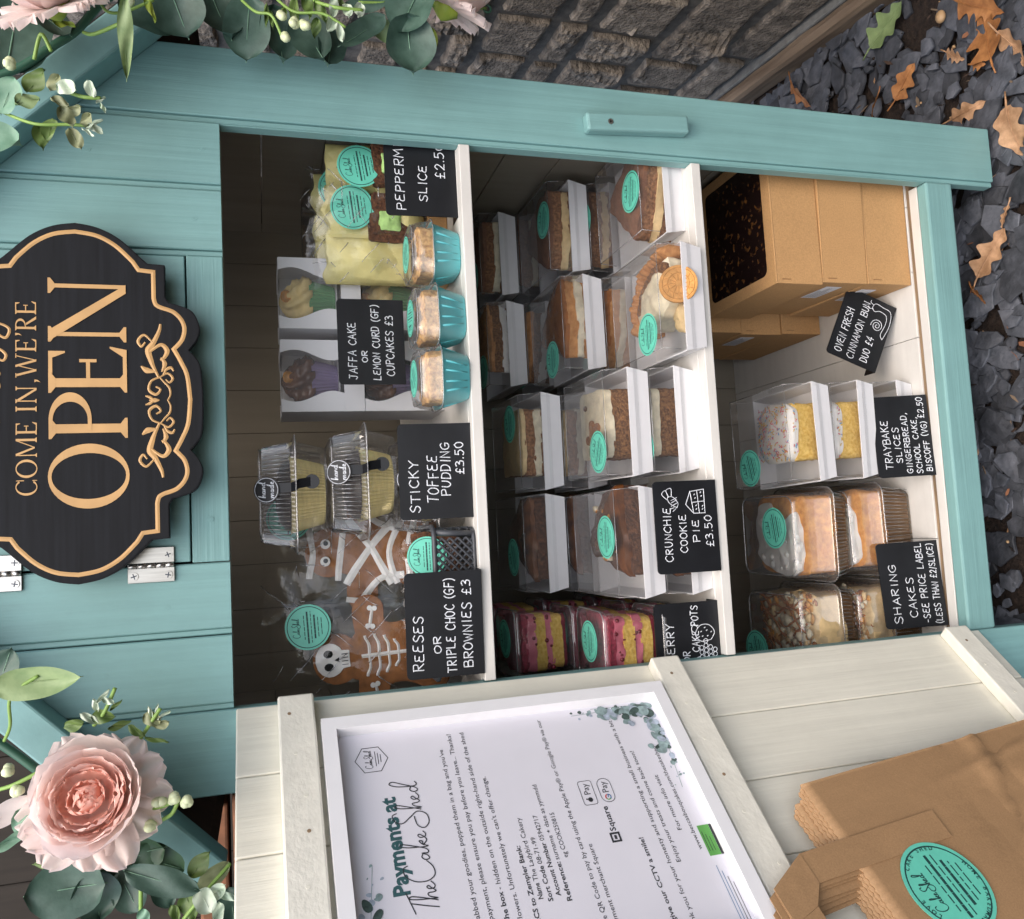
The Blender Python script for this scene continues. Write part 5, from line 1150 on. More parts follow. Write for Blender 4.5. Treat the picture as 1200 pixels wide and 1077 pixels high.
for i, (x, rz, nm) in enumerate(((.145, 4, 'rightmost'), (.088, -5, 'middle'), (.036, 6, 'leftmost'))):
    brownie('%s wrapped brownie with teal sticker in the grey basket' % nm, 'dark brownie inside the %s wrapper in the basket' % nm, x, .045+.012*(i % 2), S1+.006, -10, rz, 70+i)
# iced gingerbread figures in clear bags, standing behind the basket
def ice(mb, P, w_):
    P = spline([(p[0], p[1], 0) for p in P], 6); mb.ribbon([(p[0], p[1]+.0004*math.sin(i*.9)) for i, p in enumerate(P)], [w_*.78*(1+.08*math.sin(i*.7)) for i in range(len(P))], 'white_icing', .0014, .0001)
def figure(kind, label, blabel, x, y, z, rz, lean, seed, st):
    t = thing('gingerbread_figure', label, 'biscuit', (x, y, z)); t.rotation_euler = (RY(rz) @ RX(-lean)).to_euler()
    H_ = .170; m = MB(); m.M = V; gingerbread_man(m, H_, 'gingerbread', .009); m.build('biscuit_body', t)
    m = MB(); m.M = T(0, -.0091, 0) @ V; h = H_
    if kind == 'mummy':
        for P, w_ in (([(-.030, .160), (.0, .156), (.030, .161)], .010), ([(-.033, .124), (.033, .118)], .010), ([(-.072, .100), (-.036, .074), (-.030, .044)], .011), ([(-.038, .112), (.0, .088), (.038, .056)], .012), ([(.040, .110), (.004, .082), (-.038, .058)], .012), ([(.070, .104), (.040, .078), (.030, .050)], .011),
                      ([(-.064, .082), (-.060, .112)], .009), ([(.058, .114), (.064, .082)], .009), ([(-.038, .050), (.0, .060), (.040, .044)], .010), ([(-.046, .030), (-.012, .036)], .010), ([(.012, .034), (.046, .026)], .010), ([(-.050, .012), (-.020, .016)], .009), ([(.020, .014), (.050, .010)], .009)): ice(m, P, w_)
        m.build('icing_bandages', t); m = MB(); m.M = T(0, -.0098, 0) @ V
        for ex in (-.011, .011): m.disc(.0062, 0, .0022, 'white_icing', 18, (ex, .1400)); m.disc(.0030, .0022, .0030, 'black_card', 12, (ex+.0008, .1395))
        m.build('candy_eyes', t)
    else:
        m.lump([(p[0]*.021, .144+p[1]*.018) for p in [(math.cos(R(a)), math.sin(R(a))) for a in range(0, 360, 24)]], .0002, .0022, 'white_icing', .0004, .0006, 3, 60, 40, 2, 4)
        m.lump([(-.011, .132), (.011, .132), (.010, .120), (-.010, .120)], .0002, .0022, 'white_icing', .0004, .0004, 4, 60, 40, 2, 4)
        ice(m, [(0, .104), (0, .052)], .006)
        for zz, l in ((.096, .024), (.084, .025), (.072, .022), (.060, .016)): ice(m, [(-l, zz+.004), (-l*.5, zz), (l*.5, zz), (l, zz+.004)], .0045)
        for (a, b) in (((-.058, .088), (-.036, .092)), ((.036, .092), (.058, .088)), ((-.034, .014), (-.024, .040)), ((.034, .014), (.024, .040))):
            ice(m, [a, b], .0048)
            for e_, f_2 in ((a, b), (b, a)):
                d = (Vector(e_)-Vector(f_2)).normalized(); q = Vector((-d.y, d.x))*.0030
                for s_ in (-1, 1): m.disc(.0033, .0003, .0017, 'white_icing', 10, tuple(Vector(e_)+q*s_))
        m.build('icing_bones', t); m = MB(); m.M = T(0, -.0128, 0) @ V
        for ex in (-.008, .008): m.disc(.0048, 0, .0004, 'dark_gap', 14, (ex, .146), sy=1.2)
        m.add([(0, .139, .0003), (-.003, .133, .0003), (.003, .133, .0003)], [(0, 1, 2)], 'dark_gap')
        for i in range(4): m.ribbon([(-.0065+.0043*i, .1225), (-.0065+.0043*i, .1295)], .0009, 'dark_gap', .0001, .0003)
        m.build('skull_features', t)
    b = thing('clear_bag', blabel, 'clear bag', (x, y-.004, z-.006), tuple(t.rotation_euler), 'clear bags of gingerbread figures')
    m = MB(); cello(m, .172, .225, .034, seed, amp=.0045); m.build('wrapper', b)
    m = MB(); sticker_mesh(m, T(st[0], -.0260, st[1]) @ V, .0275, seed); m.build('sticker', b)
figure('mummy', 'gingerbread mummy with white icing bandages and candy eyes', 'crinkled clear bag around the bandaged gingerbread figure', .150, .140, S1+.024, 2, 8, 81, (.044, .190))
figure('skeleton', 'gingerbread skeleton with white icing skull and bones', 'crinkled clear bag around the gingerbread skeleton', .030, .118, S1+.020, -3, 8, 82, (.046, .172))
# peppermint slices in yellow lined bags
def mint(label, x, y, z, rz, seed, front, slab):
    b = thing('peppermint_bag', label, 'packet', (x, y, z), (0, 0, R(rz)), 'yellow lined peppermint slice bags')
    m = MB(); nu, nv = 40, 36; vs = []; W_, H_ = .124, .122; rs = random.Random(seed)
    fo = [(rs.uniform(-1, 1), rs.uniform(.15, .9), rs.uniform(0, PI), rs.choice((-1, 1))*rs.uniform(.008, .018)) for _ in range(9)]   # sharp paper folds
    for side in (-1, 1):
        for j in range(nv+1):
            for i in range(nu+1):
                u, v = i/nu*2-1, j/nv; prof = (1-abs(u)**4)**.6*(min(1, v*5))**.5*(1-.25*v**3); fy = 0
                for fu, fv, fa, fd in fo:
                    d = (u-fu)*math.cos(fa)+(v*1.5-fv*1.5)*math.sin(fa); fy += fd*(max(0, min(.5, d)) if fd > 0 else abs(max(-.4, min(.4, d))))
                fy += noise.noise(Vector((u*1.2, v*1.4, seed+side)))*.010+noise.noise(Vector((u*5, v*5, seed)))*.0022
                vs.append((u*W_/2*(1+.03*noise.noise(Vector((v*3, side, seed)))), side*(.022*prof)+.004+(fy if side < 0 else 0)*prof, v*H_+noise.noise(Vector((u*3, seed, 2)))*.010*(v > .9)))
    N1 = (nu+1)*(nv+1); fs = []
    for o in (0, N1): fs += [[o+j*(nu+1)+i, o+j*(nu+1)+i+1, o+(j+1)*(nu+1)+i+1, o+(j+1)*(nu+1)+i] for j in range(nv) for i in range(nu)]
    m.add(vs, fs, 'yellow_paper', False); m.build('paper_liner', b)
    m = MB(); m.M = T(0, -.018, -.002); cello(m, .138, .142, .036, seed, 'cellophane', amp=.006); m.build('wrapper', b)
    m = MB(); sticker_mesh(m, T(.012 if front else .030, -.0405, .086 if front else .092) @ V @ RZ(8), .0270, seed); m.build('sticker', b)
    if slab:
        t = thing('peppermint_slice', slab, 'slice', (x, y, z+.012), (0, 0, R(rz)), 'peppermint slices in the yellow bags')
        m = MB(); m.M = T(.020, -.030, .030) @ V; m.lump(square(.060, .056), 0, .011, 'sponge_dark', .0014, .001, seed, 90, 56, 4); m.build('chocolate_base', t)
        m = MB(); m.M = T(.016, -.0415, .034) @ V; m.lump(square(.024, .026), 0, .004, 'mint_green', .0022, .002, seed+5, 120, 48, 3); m.build('mint_piece', t)
mint('front yellow lined bag of peppermint slice beside the right post', .612, .092, S1+.028, 3, 91, True, 'dark chocolate slice with green mint pieces nearest the right post')
mint('tilted yellow lined bag of peppermint slice behind the middle teal cup', .562, .120, S1+.030, -13, 92, False, 'dark chocolate slice with mint pieces in the tilted yellow bag')
mint('yellow lined bag behind the front peppermint bag', .600, .168, S1+.040, -5, 94, False, None)
mint('rearmost yellow lined bag near the right wall', .632, .235, S1+.030, 6, 93, False, None)
m = MB(); loft(m, [(.12, .09, .012, 0), (.13, .10, .012, .055)], 'white_card', cap_lo=True); o = m.build('bag_riser', None) if False else None
m = MB(); m.bb((-.110, -.070, 0), (.100, .12, .0255), 'kraft', .0015); tag_o = m.build('riser_box', None); tag_o.location = (.600, .150, S1+.0003); tag(tag_o, 'flat brown carton raising the yellow peppermint bags', 'carton')
# clear tubs in the shade at the back of the top shelf
for i, (x, y, k) in enumerate(((.548, .36, 0), (.548, .36, 1), (.665, .38, 0), (.665, .38, 1))):
    b = thing('cake_tub', '%s clear tub in the dark %s stack at the back' % (('lower', 'upper')[k], ('middle', 'right corner')[i > 1]), 'tub', (x, y, S1+.0003+k*.084), (0, 0, 0), 'clear tubs in shade')
    m = MB(); loft(m, [(.095, .095, .014, .0), (.112, .112, .016, .034), (.124, .124, .018, .036)], 'clear_plastic', cap_lo=True); m.build('base', b)
    m = MB(); loft(m, [(.123, .123, .018, .0365), (.110, .110, .016, .040), (.100, .100, .016, .079), (.090, .090, .014, .082)], 'clear_lid', cap_hi=True); m.build('lid', b)
    t = thing('sponge_cake', '%s pale sponge in shade in the %s tub stack' % (('lower', 'upper')[k], ('middle', 'right corner')[i > 1]), 'cake', (x, y, S1+.0025+k*.084)); m = MB(); m.lump(square(.080, .080), 0, .050, 'crumble', .002, .006, i, 90, 56, 5); m.build('crumb', t)
# ------------------------------------------------------------------ bottom of the shed: traybakes, sharing cakes, kraft boxes
tb = .0775
for k in range(3):
    z = S3+.0004+k*tb; nm = ('bottom', 'middle', 'top')[k]; x = .2870+(.004, .002, 0)[k]; y = (.060, .052, .048)[k]
    cake_box('%s box of three yellow traybake slices on the floor boards' % nm, x, y, z, (1, -1, 1.5)[k], True, 200+k, 'white traybake boxes with clear lids', sx=-.040, sy=-.105, th=.0300, lh=.0430)
    t = thing('traybake_slice', 'yellow sponge slice with white icing and sprinkles in the %s box' % nm, 'traybake', (x+.004, y+.062, z+.0022), (0, 0, R(-3)), 'yellow traybake slices')
    m = MB(); m.lump(square(.082, .078), 0, .0430, 'sponge_yellow', .0014, .001, 20+k, 140, 72, 7); m.build('sponge', t)
    m = MB(); m.lump(rsq(.085, .081, .020, 4), .0415, .0480, 'white_icing', .0026, .013, 30+k, 55, 72, 5, 10); rr = random.Random(k)
    for i in range(260):
        a, b = rr.uniform(-.040, .040), rr.uniform(-.041, .038); f = min(1, max(abs(a), abs(b))/.0425); zz = .0488+.013*math.sqrt(max(0, 1-f*f))
        d = Vector((rr.uniform(-1, 1), rr.uniform(-1, 1), rr.uniform(-.3, .3))).normalized()*.0019; c = Vector((a, b, zz))
        if b < -.036: c = Vector((a, -.0415, rr.uniform(.043, .050)))
        m.tube([c-d, c+d], .00075, rr.choice(('sprinkle_red', 'sprinkle_orange', 'sprinkle_pink', 'sprinkle_orange', 'sprinkle_blue')), 4)
    m.build('icing', t)
def sharing(kind, label, clabel, x, y, z, rz, seed, bh, lh, W_=.138, D_=.150):
    b = thing('cake_tub', label, 'cake tub', (x, y, z), (0, 0, R(rz)), 'clear sharing cake tubs'); bs = (W_*.90, D_*.90, .014)
    m = MB(); loft(m, [(W_*.80, D_*.82, .014, .0), (W_*.82, D_*.84, .014, .002, 1), (W_*.92, D_*.93, .016, bh-.002, 1), (W_, D_, .018, bh-.0005), (W_, D_, .018, bh+.001)], 'amber_film', .0024, .0042, cap_lo=True, base=bs, smooth=False); m.tube([(p[0], p[1], bh) for p in rsq(W_, D_, .018)], .0011, 'lid_edge', 6, True)
    for q in range(24): m.tube([((q-11.5)*.0048, -D_*.419, .003), ((q-11.5)*.0052, -D_*.468, bh-.003)], .0005, 'lid_edge', 4)
    m.build('base', b)
    m = MB(); t_ = bh+lh; loft(m, [(W_*.99, D_*.99, .018, bh+.0014), (W_*.91, D_*.92, .016, bh+.003), (W_*.87, D_*.89, .016, t_-.007), (W_*.83, D_*.86, .016, t_-.0015), (W_*.76, D_*.80, .014, t_)], 'clear_lid', cap_hi=True, base=bs); m.tube([(p[0], p[1], t_-.0013) for p in rsq(W_*.83, D_*.86, .016)], .0008, 'lid_edge', 5, True); m.build('lid', b)
    m = MB(); sticker_mesh(m, T(.012 if kind == 'lemon' else -.03, -.020 if kind == 'lemon' else .050, t_+.0007) @ RZ(10), .0300, seed); m.build('sticker', b)
    t = thing('sharing_cake', clabel, 'cake', (x, y, z+.0015), (0, 0, R(rz)), 'sharing cakes in tubs'); w_, d = W_*.79, D_*.81; top = bh+lh*.52
    m = MB(); loft(m, [(w_*.97, d*.97, .012, .0005), (w_*.99, d*.99, .012, .003, 1), (w_*1.10, d*1.10, .012, bh-.004, 1)], 'kraft_liner', .0024, .0045, cap_lo=True, base=(w_, d, .012), smooth=False); m.build('baking_liner', t)
    m = MB(); m.lump(rsq(w_*1.05, d*1.05, .016, 4), bh-.012, top, 'sponge_orange' if kind == 'lemon' else 'buttercream', .0026 if kind == 'lemon' else .0050, .006, seed, 60, 80, 7, 8); m.build('sponge', t)
    rr = random.Random(seed); m = MB()
    if kind == 'lemon':
        m.lump([(p[0], p[1]) for p in spline([(-.050, -.046, 0), (.0, -.055, 0), (.034, -.040, 0), (.022, -.004, 0), (.047, .026, 0), (.028, .056, 0), (-.030, .058, 0), (-.053, .02, 0)], 4, True)], top+.0005, top+.0080, 'white_icing', .0042, .003, seed, 60, 80, 3, 8)
        for i in range(40): m.ball((rr.uniform(-.05, .03), rr.uniform(-.05, .05), top+.0095+rr.uniform(-.002, .0015)), rr.uniform(.002, .006), 'white_icing', 8, .5, 140, i, (1.3, 1.3, .5))
    else:
        for i in range(300):
            a, b_ = rr.uniform(-w_*.51, w_*.51), rr.uniform(-d*.51, d*.51); m.ball((a, b_, top+.003+rr.uniform(-.006, .009)), rr.uniform(.0025, .0070), 'cream' if rr.random() < .38 else ('buttercream' if rr.random() < .55 else rr.choice(('biscuit', 'caramel', 'honeycomb'))), 8, .75, 130, i, (1.35, 1.2, .55))
        for i in range(13):
            a = rr.uniform(-w_*.42, w_*.42); P = [(max(-w_*.5, min(w_*.5, a+.012*math.sin(q*.9+i)+q*.003)), -d*.45+d*.90*q/9, top+.0125+rr.uniform(-.003, .002)) for q in range(10)]
            m.tube(spline(P, 4), .0016, 'caramel', 5)
    m.build('topping', t)
for k in range(2):
    nm = ('lower', 'upper')[k]; z = (.0006, .1140)[k]; bh, lh = ((.058, .054), (.032, .064))[k]
    sharing('lemon', '%s clear tub of orange sponge with white icing' % nm, 'orange sponge cake with white icing in the %s tub' % nm, .1440-.002*k, .152-.002*k, z, 1-2*k, 210+k, bh, lh)
    sharing('caramel', '%s clear tub of cream cake with caramel drizzle' % nm, 'cream covered cake with caramel drizzle in the %s tub' % nm, .0010-.002*k, .150, z, -1+2*k, 220+k, bh, lh)
def kraft_box(label, x0, x1, y0, y1, z0, h, rz, lab, win, seed):
    cx, cy = (x0+x1)/2, (y0+y1)/2; b = thing('kraft_box', label, 'kraft box', (cx, cy, z0), (0, 0, R(rz)), 'brown kraft bun boxes')
    w_, d = (x1-x0)/2, (y1-y0)/2; m = MB()
    m.bb((-w_, -d+.0008, 0), (w_, d-.0008, h-.0025), 'kraft', .0012)
    m.bb((-w_-.0006, -d, h-.0022), (w_+.0006, d, h), 'kraft', .0009)
    for sx in (-1, 1): m.bb((sx*(w_-.006)-.0005, -d-.0002, h-.024), (sx*(w_-.006)+.0005, -d+.0012, h-.010), 'kraft_liner')
    m.build('carton', b)
    m = MB(); P = [(p[0], p[1]) for p in rsq(w_*2-.034, d*2-.040, .010)]; m.prism(P, h+.0001, h+.0006, 'black_window'); m.build('window', b)
    if lab:
        m = MB(); m.M = T(-w_-.0008, -d+lab[0], lab[1]) @ Matrix(((0, 0, -1, 0), (-1, 0, 0, 0), (0, 1, 0, 0), (0, 0, 0, 1))); m.prism([(-.062, 0), (0, 0), (0, .026), (-.062, .026)], 0, .0004, 'paper_label')
        rr = random.Random(seed)
        for i in range(6): m.ribbon([(-.059, .0035+i*.0038), (-.006-rr.uniform(0, .02), .0035+i*.0038)], .0010, 'ink_black', .00005, .0005)
        m.build('label', b)
    return b
kh = .0768
kraft_box('lowest of three brown kraft bun boxes by the right wall', .5020, .7120, .044, .236, .0006, kh, -.6, (.028, .040), True, 1)
kraft_box('middle of three brown kraft bun boxes by the right wall', .5030, .7120, .042, .236, .0006+kh+.0008, kh, -1.6, (.020, .030), True, 2)
kraft_box('topmost kraft box with dark window and gold flecks, by right wall', .4960, .7050, .044, .236, .0006+2*(kh+.0008), kh, .2, None, True, 3)
for k in range(3):
    kraft_box('%s kraft box of the shaded rear stack' % ('bottom', 'middle', 'top')[k], .478, .700, .262, .470, .0006+k*(kh+.0008), kh, (.4, -.5, .6)[k], (.020, .040) if k == 1 else None, True, 5+k)

# ------------------------------------------------------------------ garlands of artificial leaves and flowers
RIGHT_LEAVES = [(0.6795, -0.07, 1.1523, 0.0876, 0.0701, 171, 'D'), (0.694, -0.075, 1.1174, 0.0504, 0.0252, -131, 'D'), (0.5963, -0.11, 1.1473, 0.0363, 0.0284, -25, 'P'), (0.5521, -0.11, 1.1565, 0.0486, 0.036, -109, 'P'), (0.5905, -0.115, 1.1293, 0.0221, 0.0174, -62, 'L'), (0.6524, -0.13, 1.0429, 0.0757, 0.0137, -179, 'L'), (0.721, -0.07, 1.0242, 0.0682, 0.0542, -118, 'D'), (0.7213, -0.08, 1.0012, 0.0628, 0.0575, -162, 'D'), (0.7255, -0.05, 0.9326, 0.0681, 0.0497, 174, 'D'), (0.7426, -0.04, 0.9605, 0.0665, 0.048, -162, 'D'), (0.7287, -0.04, 0.9004, 0.0602, 0.0432, -167, 'D'), (0.7241, -0.045, 0.8651, 0.0605, 0.0435, -152, 'D'), (0.7217, -0.04, 0.8434, 0.0497, 0.0344, 169, 'D'), (0.7233, -0.07, 0.8126, 0.0674, 0.0262, 130, 'D'), (0.7557, -0.08, 0.7581, 0.0699, 0.0529, 151, 'D'), (0.7148, -0.07, 0.7601, 0.0608, 0.0551, -173, 'D'), (0.7332, -0.06, 0.7817, 0.0497, 0.0229, -105, 'L'), (0.7634, -0.06, 0.8043, 0.0571, 0.019, 108, 'D'), (0.6083, -0.12, 1.1061, 0.0174, 0.0111, -26, 'O'), (0.6011, -0.125, 1.0944, 0.019, 0.0158, -108, 'M'), (0.6023, -0.125, 1.0743, 0.0159, 0.0096, -162, 'M'), (0.5865, -0.125, 1.1002, 0.0158, 0.0095, -108, 'O'), (0.581, -0.12, 1.0899, 0.0175, 0.0127, -53, 'O'), (0.5722, -0.125, 1.0947, 0.0221, 0.0142, -153, 'O'), (0.5745, -0.12, 1.0791, 0.016, 0.0112, -9, 'O'), (0.5661, -0.12, 1.0712, 0.0144, 0.0072, -120, 'M'), (0.5666, -0.11, 1.1121, 0.0239, 0.0159, 171, 'G'), (0.5547, -0.12, 1.0887, 0.0222, 0.0127, -153, 'O'), (0.5639, -0.1, 1.1215, 0.0289, 0.0145, -172, 'G'), (0.6181, -0.1, 1.1256, 0.0275, 0.021, -43, 'G'), (0.5949, -0.12, 1.0665, 0.0104, 0.0032, -53, 'M'), (0.5867, -0.12, 1.0644, 0.0096, 0.004, -153, 'M'), (0.5686, -0.125, 1.0718, 0.0175, 0.0032, -63, 'M'), (0.5599, -0.125, 1.0769, 0.0143, 0.0032, -131, 'M'), (0.7248, -0.09, 0.8849, 0.0323, 0.0108, 178, 'G'), (0.7322, -0.09, 0.8715, 0.0288, 0.0126, -172, 'G'), (0.7285, -0.09, 0.8567, 0.0271, 0.0109, -152, 'G'), (0.7274, -0.1, 0.8451, 0.0233, 0.0099, 173, 'M'), (0.711, -0.1, 0.8483, 0.0215, 0.0116, 160, 'M'), (0.7017, -0.1, 0.8398, 0.0197, 0.009, -162, 'M'), (0.7274, -0.1, 0.8309, 0.018, 0.0108, -172, 'M'), (0.729, -0.1, 0.8184, 0.0163, 0.0118, 169, 'M'), (0.7096, -0.09, 0.8635, 0.0216, 0.0108, 169, 'G'), (0.7415, -0.09, 0.8376, 0.0237, 0.0109, -151, 'G'), (0.7234, -0.09, 0.8953, 0.0179, 0.0062, 178, 'G'), (0.7173, -0.09, 0.9135, 0.0266, 0.0053, 177, 'G'), (0.7142, -0.09, 0.9084, 0.0213, 0.0053, -172, 'G'), (0.7324, -0.06, 0.7303, 0.0252, 0.0097, -168, 'Y'), (0.7054, -0.1, 1.0248, 0.0287, 0.0076, -152, 'Y'), (0.678, -0.1, 1.1011, 0.0213, 0.0098, -107, 'Y')]
LEFT_LEAVES = [(0.0705, -0.09, 1.1567, 0.0411, 0.0274, -19, 'D'), (0.062, -0.12, 1.1226, 0.0712, 0.0297, -87, 'L'), (0.0334, -0.1, 1.0805, 0.0131, 0.0054, 17, 'M'), (0.041, -0.1, 1.0741, 0.0155, 0.0039, -41, 'M'), (0.0368, -0.105, 1.0691, 0.0116, 0.0054, -117, 'M'), (0.0323, -0.1, 1.0636, 0.0132, 0.0039, -52, 'G'), (0.0228, -0.1, 1.0743, 0.0201, 0.0131, -96, 'G'), (0.0226, -0.1, 1.0855, 0.0185, 0.0069, -122, 'M'), (0.0181, -0.1, 1.0987, 0.0184, 0.0122, -74, 'G'), (0.023, -0.1, 1.035, 0.011, 0.0031, 18, 'M'), (0.0239, -0.1, 1.0292, 0.011, 0.0031, -11, 'M'), (0.0187, -0.1, 1.0234, 0.0126, 0.0031, -64, 'M'), (0.016, -0.1, 1.0337, 0.0172, 0.0125, -126, 'O'), (0.0112, -0.1, 1.0257, 0.0141, 0.0102, -75, 'O'), (0.0068, -0.1, 1.0468, 0.0187, 0.0078, -126, 'G'), (-0.0029, -0.1, 1.0296, 0.0219, 0.0047, -102, 'G'), (0.0128, -0.095, 1.0617, 0.0203, 0.0078, -75, 'G'), (-0.0503, -0.09, 1.1503, 0.0452, 0.0196, -52, 'W'), (-0.0627, -0.1, 1.1346, 0.0329, 0.0239, -137, 'P'), (-0.0742, -0.1, 1.1492, 0.0297, 0.0104, 116, 'P'), (-0.1013, -0.09, 1.1182, 0.0364, 0.0121, 92, 'G'), (-0.1223, -0.1, 1.1054, 0.0646, 0.0496, 91, 'D'), (-0.1341, -0.09, 1.0841, 0.046, 0.0398, -171, 'D'), (-0.1095, -0.08, 1.0598, 0.0706, 0.0408, 103, 'F'), (-0.1176, -0.08, 1.033, 0.0507, 0.0317, -118, 'F'), (-0.1201, -0.075, 1.0665, 0.0472, 0.0315, 179, 'F'), (-0.1381, -0.085, 1.0581, 0.042, 0.0296, -154, 'D'), (-0.1433, -0.08, 1.0298, 0.0364, 0.0221, -154, 'D'), (-0.1198, -0.125, 1.0246, 0.0675, 0.024, -113, 'D'), (-0.1182, -0.1, 0.9945, 0.0282, 0.0172, -44, 'G'), (-0.132, -0.1, 0.9837, 0.0346, 0.0189, -56, 'O'), (-0.1643, -0.09, 0.9684, 0.0351, 0.0255, -172, 'D'), (-0.1443, -0.12, 0.9901, 0.0244, 0.0183, -154, 'M'), (-0.1404, -0.115, 0.9809, 0.0216, 0.0131, -56, 'M'), (-0.1449, -0.115, 0.9715, 0.0201, 0.007, -127, 'M'), (-0.1541, -0.1, 1.0047, 0.0264, 0.0202, -163, 'G'), (-0.15, -0.12, 1.0409, 0.0165, 0.0105, -171, 'P'), (-0.1603, -0.11, 0.9801, 0.0186, 0.0108, 169, 'M'), (-0.1579, -0.1, 1.0171, 0.0155, 0.0093, -154, 'G')]
RIGHT_BERRIES = [(0.7111, -0.1, 0.8984), (0.7062, -0.1, 0.8858), (0.7047, -0.1, 0.8755), (0.6891, -0.1, 0.8965), (0.6272, -0.11, 1.1437), (0.7083, -0.1, 1.0426)]
LEFT_BERRIES = [(-0.0525, -0.12, 1.0261), (-0.0513, -0.12, 1.0133), (-0.0549, -0.12, 1.0033), (-0.072, -0.12, 1.0334), (-0.0146, -0.1, 1.1516), (-0.0316, -0.1, 1.1438)]
STEMS_R = [[(0.6264, -0.075, 1.1766), (0.6445, -0.075, 1.1438), (0.6676, -0.075, 1.1176), (0.688, -0.075, 1.0947), (0.728, -0.075, 1.0632), (0.7623, -0.07, 1.0071)], [(0.6832, -0.08, 1.0877), (0.6709, -0.1, 1.0751), (0.6692, -0.125, 1.0486)], [(0.7641, -0.06, 0.8137), (0.7698, -0.06, 0.7561), (0.7767, -0.06, 0.6658)], [(0.5858, -0.1, 1.1556), (0.5688, -0.115, 1.1238), (0.5706, -0.115, 1.0953), (0.5685, -0.12, 1.0727)], [(0.5924, -0.1, 1.1556), (0.5888, -0.112, 1.1371)], [(0.61, -0.11, 1.1104), (0.5966, -0.12, 1.0833), (0.5966, -0.12, 1.0665)], [(0.6445, -0.09, 1.1292), (0.6652, -0.1, 1.1209), (0.6492, -0.1, 1.1123)], [(0.7373, -0.08, 0.9377), (0.7165, -0.095, 0.9236), (0.7116, -0.1, 0.9086), (0.6907, -0.1, 0.899)], [(0.7464, -0.08, 0.9057), (0.7216, -0.095, 0.8851), (0.7202, -0.1, 0.8567), (0.7081, -0.1, 0.8334)], [(0.75, -0.08, 0.8794), (0.7292, -0.1, 0.8459), (0.7295, -0.1, 0.8147)], [(0.7143, -0.09, 1.0725), (0.6959, -0.1, 1.0635), (0.697, -0.1, 1.0482), (0.713, -0.1, 1.0208)]]
STEMS_L = [[(0.0091, -0.07, 1.1716), (-0.0086, -0.07, 1.1511), (-0.0349, -0.07, 1.1234), (-0.0752, -0.07, 1.0811), (-0.1304, -0.07, 1.0232), (-0.169, -0.07, 0.9785)], [(0.0074, -0.08, 1.1588), (0.0239, -0.1, 1.1489), (0.0517, -0.115, 1.1443), (0.067, -0.12, 1.1219)], [(0.0144, -0.09, 1.0839), (0.0265, -0.1, 1.0735), (0.0476, -0.1, 1.0641)], [(-0.0017, -0.09, 1.0446), (0.0144, -0.1, 1.0337), (0.0251, -0.1, 1.0262)], [(-0.0639, -0.1, 1.0443), (-0.0586, -0.115, 1.0246), (-0.0535, -0.12, 1.0133)], [(-0.0767, -0.1, 1.0337), (-0.067, -0.115, 1.0176), (-0.0553, -0.12, 1.0112)], [(-0.0322, -0.09, 1.1596), (-0.0265, -0.1, 1.1437), (-0.0146, -0.1, 1.1168)], [(-0.1542, -0.11, 1.0443), (-0.1252, -0.12, 1.0426)], [(-0.1644, -0.1, 1.01), (-0.1368, -0.11, 0.9869), (-0.1223, -0.1, 0.9686)]]

KM = {'D': 'leaf_dark', 'P': 'leaf_pale', 'L': 'leaf_back', 'O': 'leaf_olive', 'M': 'leaf_mint', 'G': 'leaf_green', 'F': 'leaf_forest', 'Y': 'sepal', 'W': 'petal_blush'}
def leaf(mb, c, L, W_, ang, m, tilt, roll, cup, seed, point=False, rib=None):
    """curved leaf centred on c, lying roughly in the x-z plane and facing -y"""
    M = T(*c) @ RY(-ang) @ RX(roll) @ RY(0) @ Matrix.Rotation(R(tilt), 4, 'Z'); nu, nv = 14, 8; vs = []
    for i in range(nu+1):
        t = i/nu; wd = W_/2*((math.sin(PI*min(1, t**.78))**.75 if point else (1-abs(2*t**.9-1)**2.4)**.62) if 0 < t < 1 else 0)*(1+.05*math.sin(seed+t*9))
        for j in range(nv+1):
            s_ = j/nv*2-1; x = (t-.5)*L; z = s_*wd
            y = cup*W_*(s_*s_*.5)+.10*L*(t-.5)**2*(1 if seed % 2 else -1)*1.6-.0006*(1-abs(s_)) + .0015*math.sin(seed+7*t+3*s_)
            vs.append(M @ Vector((x, -y, z)))
    mb.add([tuple(v) for v in vs], [[i*(nv+1)+j, (i+1)*(nv+1)+j, (i+1)*(nv+1)+j+1, i*(nv+1)+j+1] for i in range(nu) for j in range(nv)], m, True)
    mb.tube([tuple(M @ Vector(((t/6-.5)*L*1.04, .0008+.10*L*(t/6-.5)**2*1.6*(-1 if seed % 2 else 1), 0))) for t in range(7)], max(.0003, .011*W_), rib or m, 4)
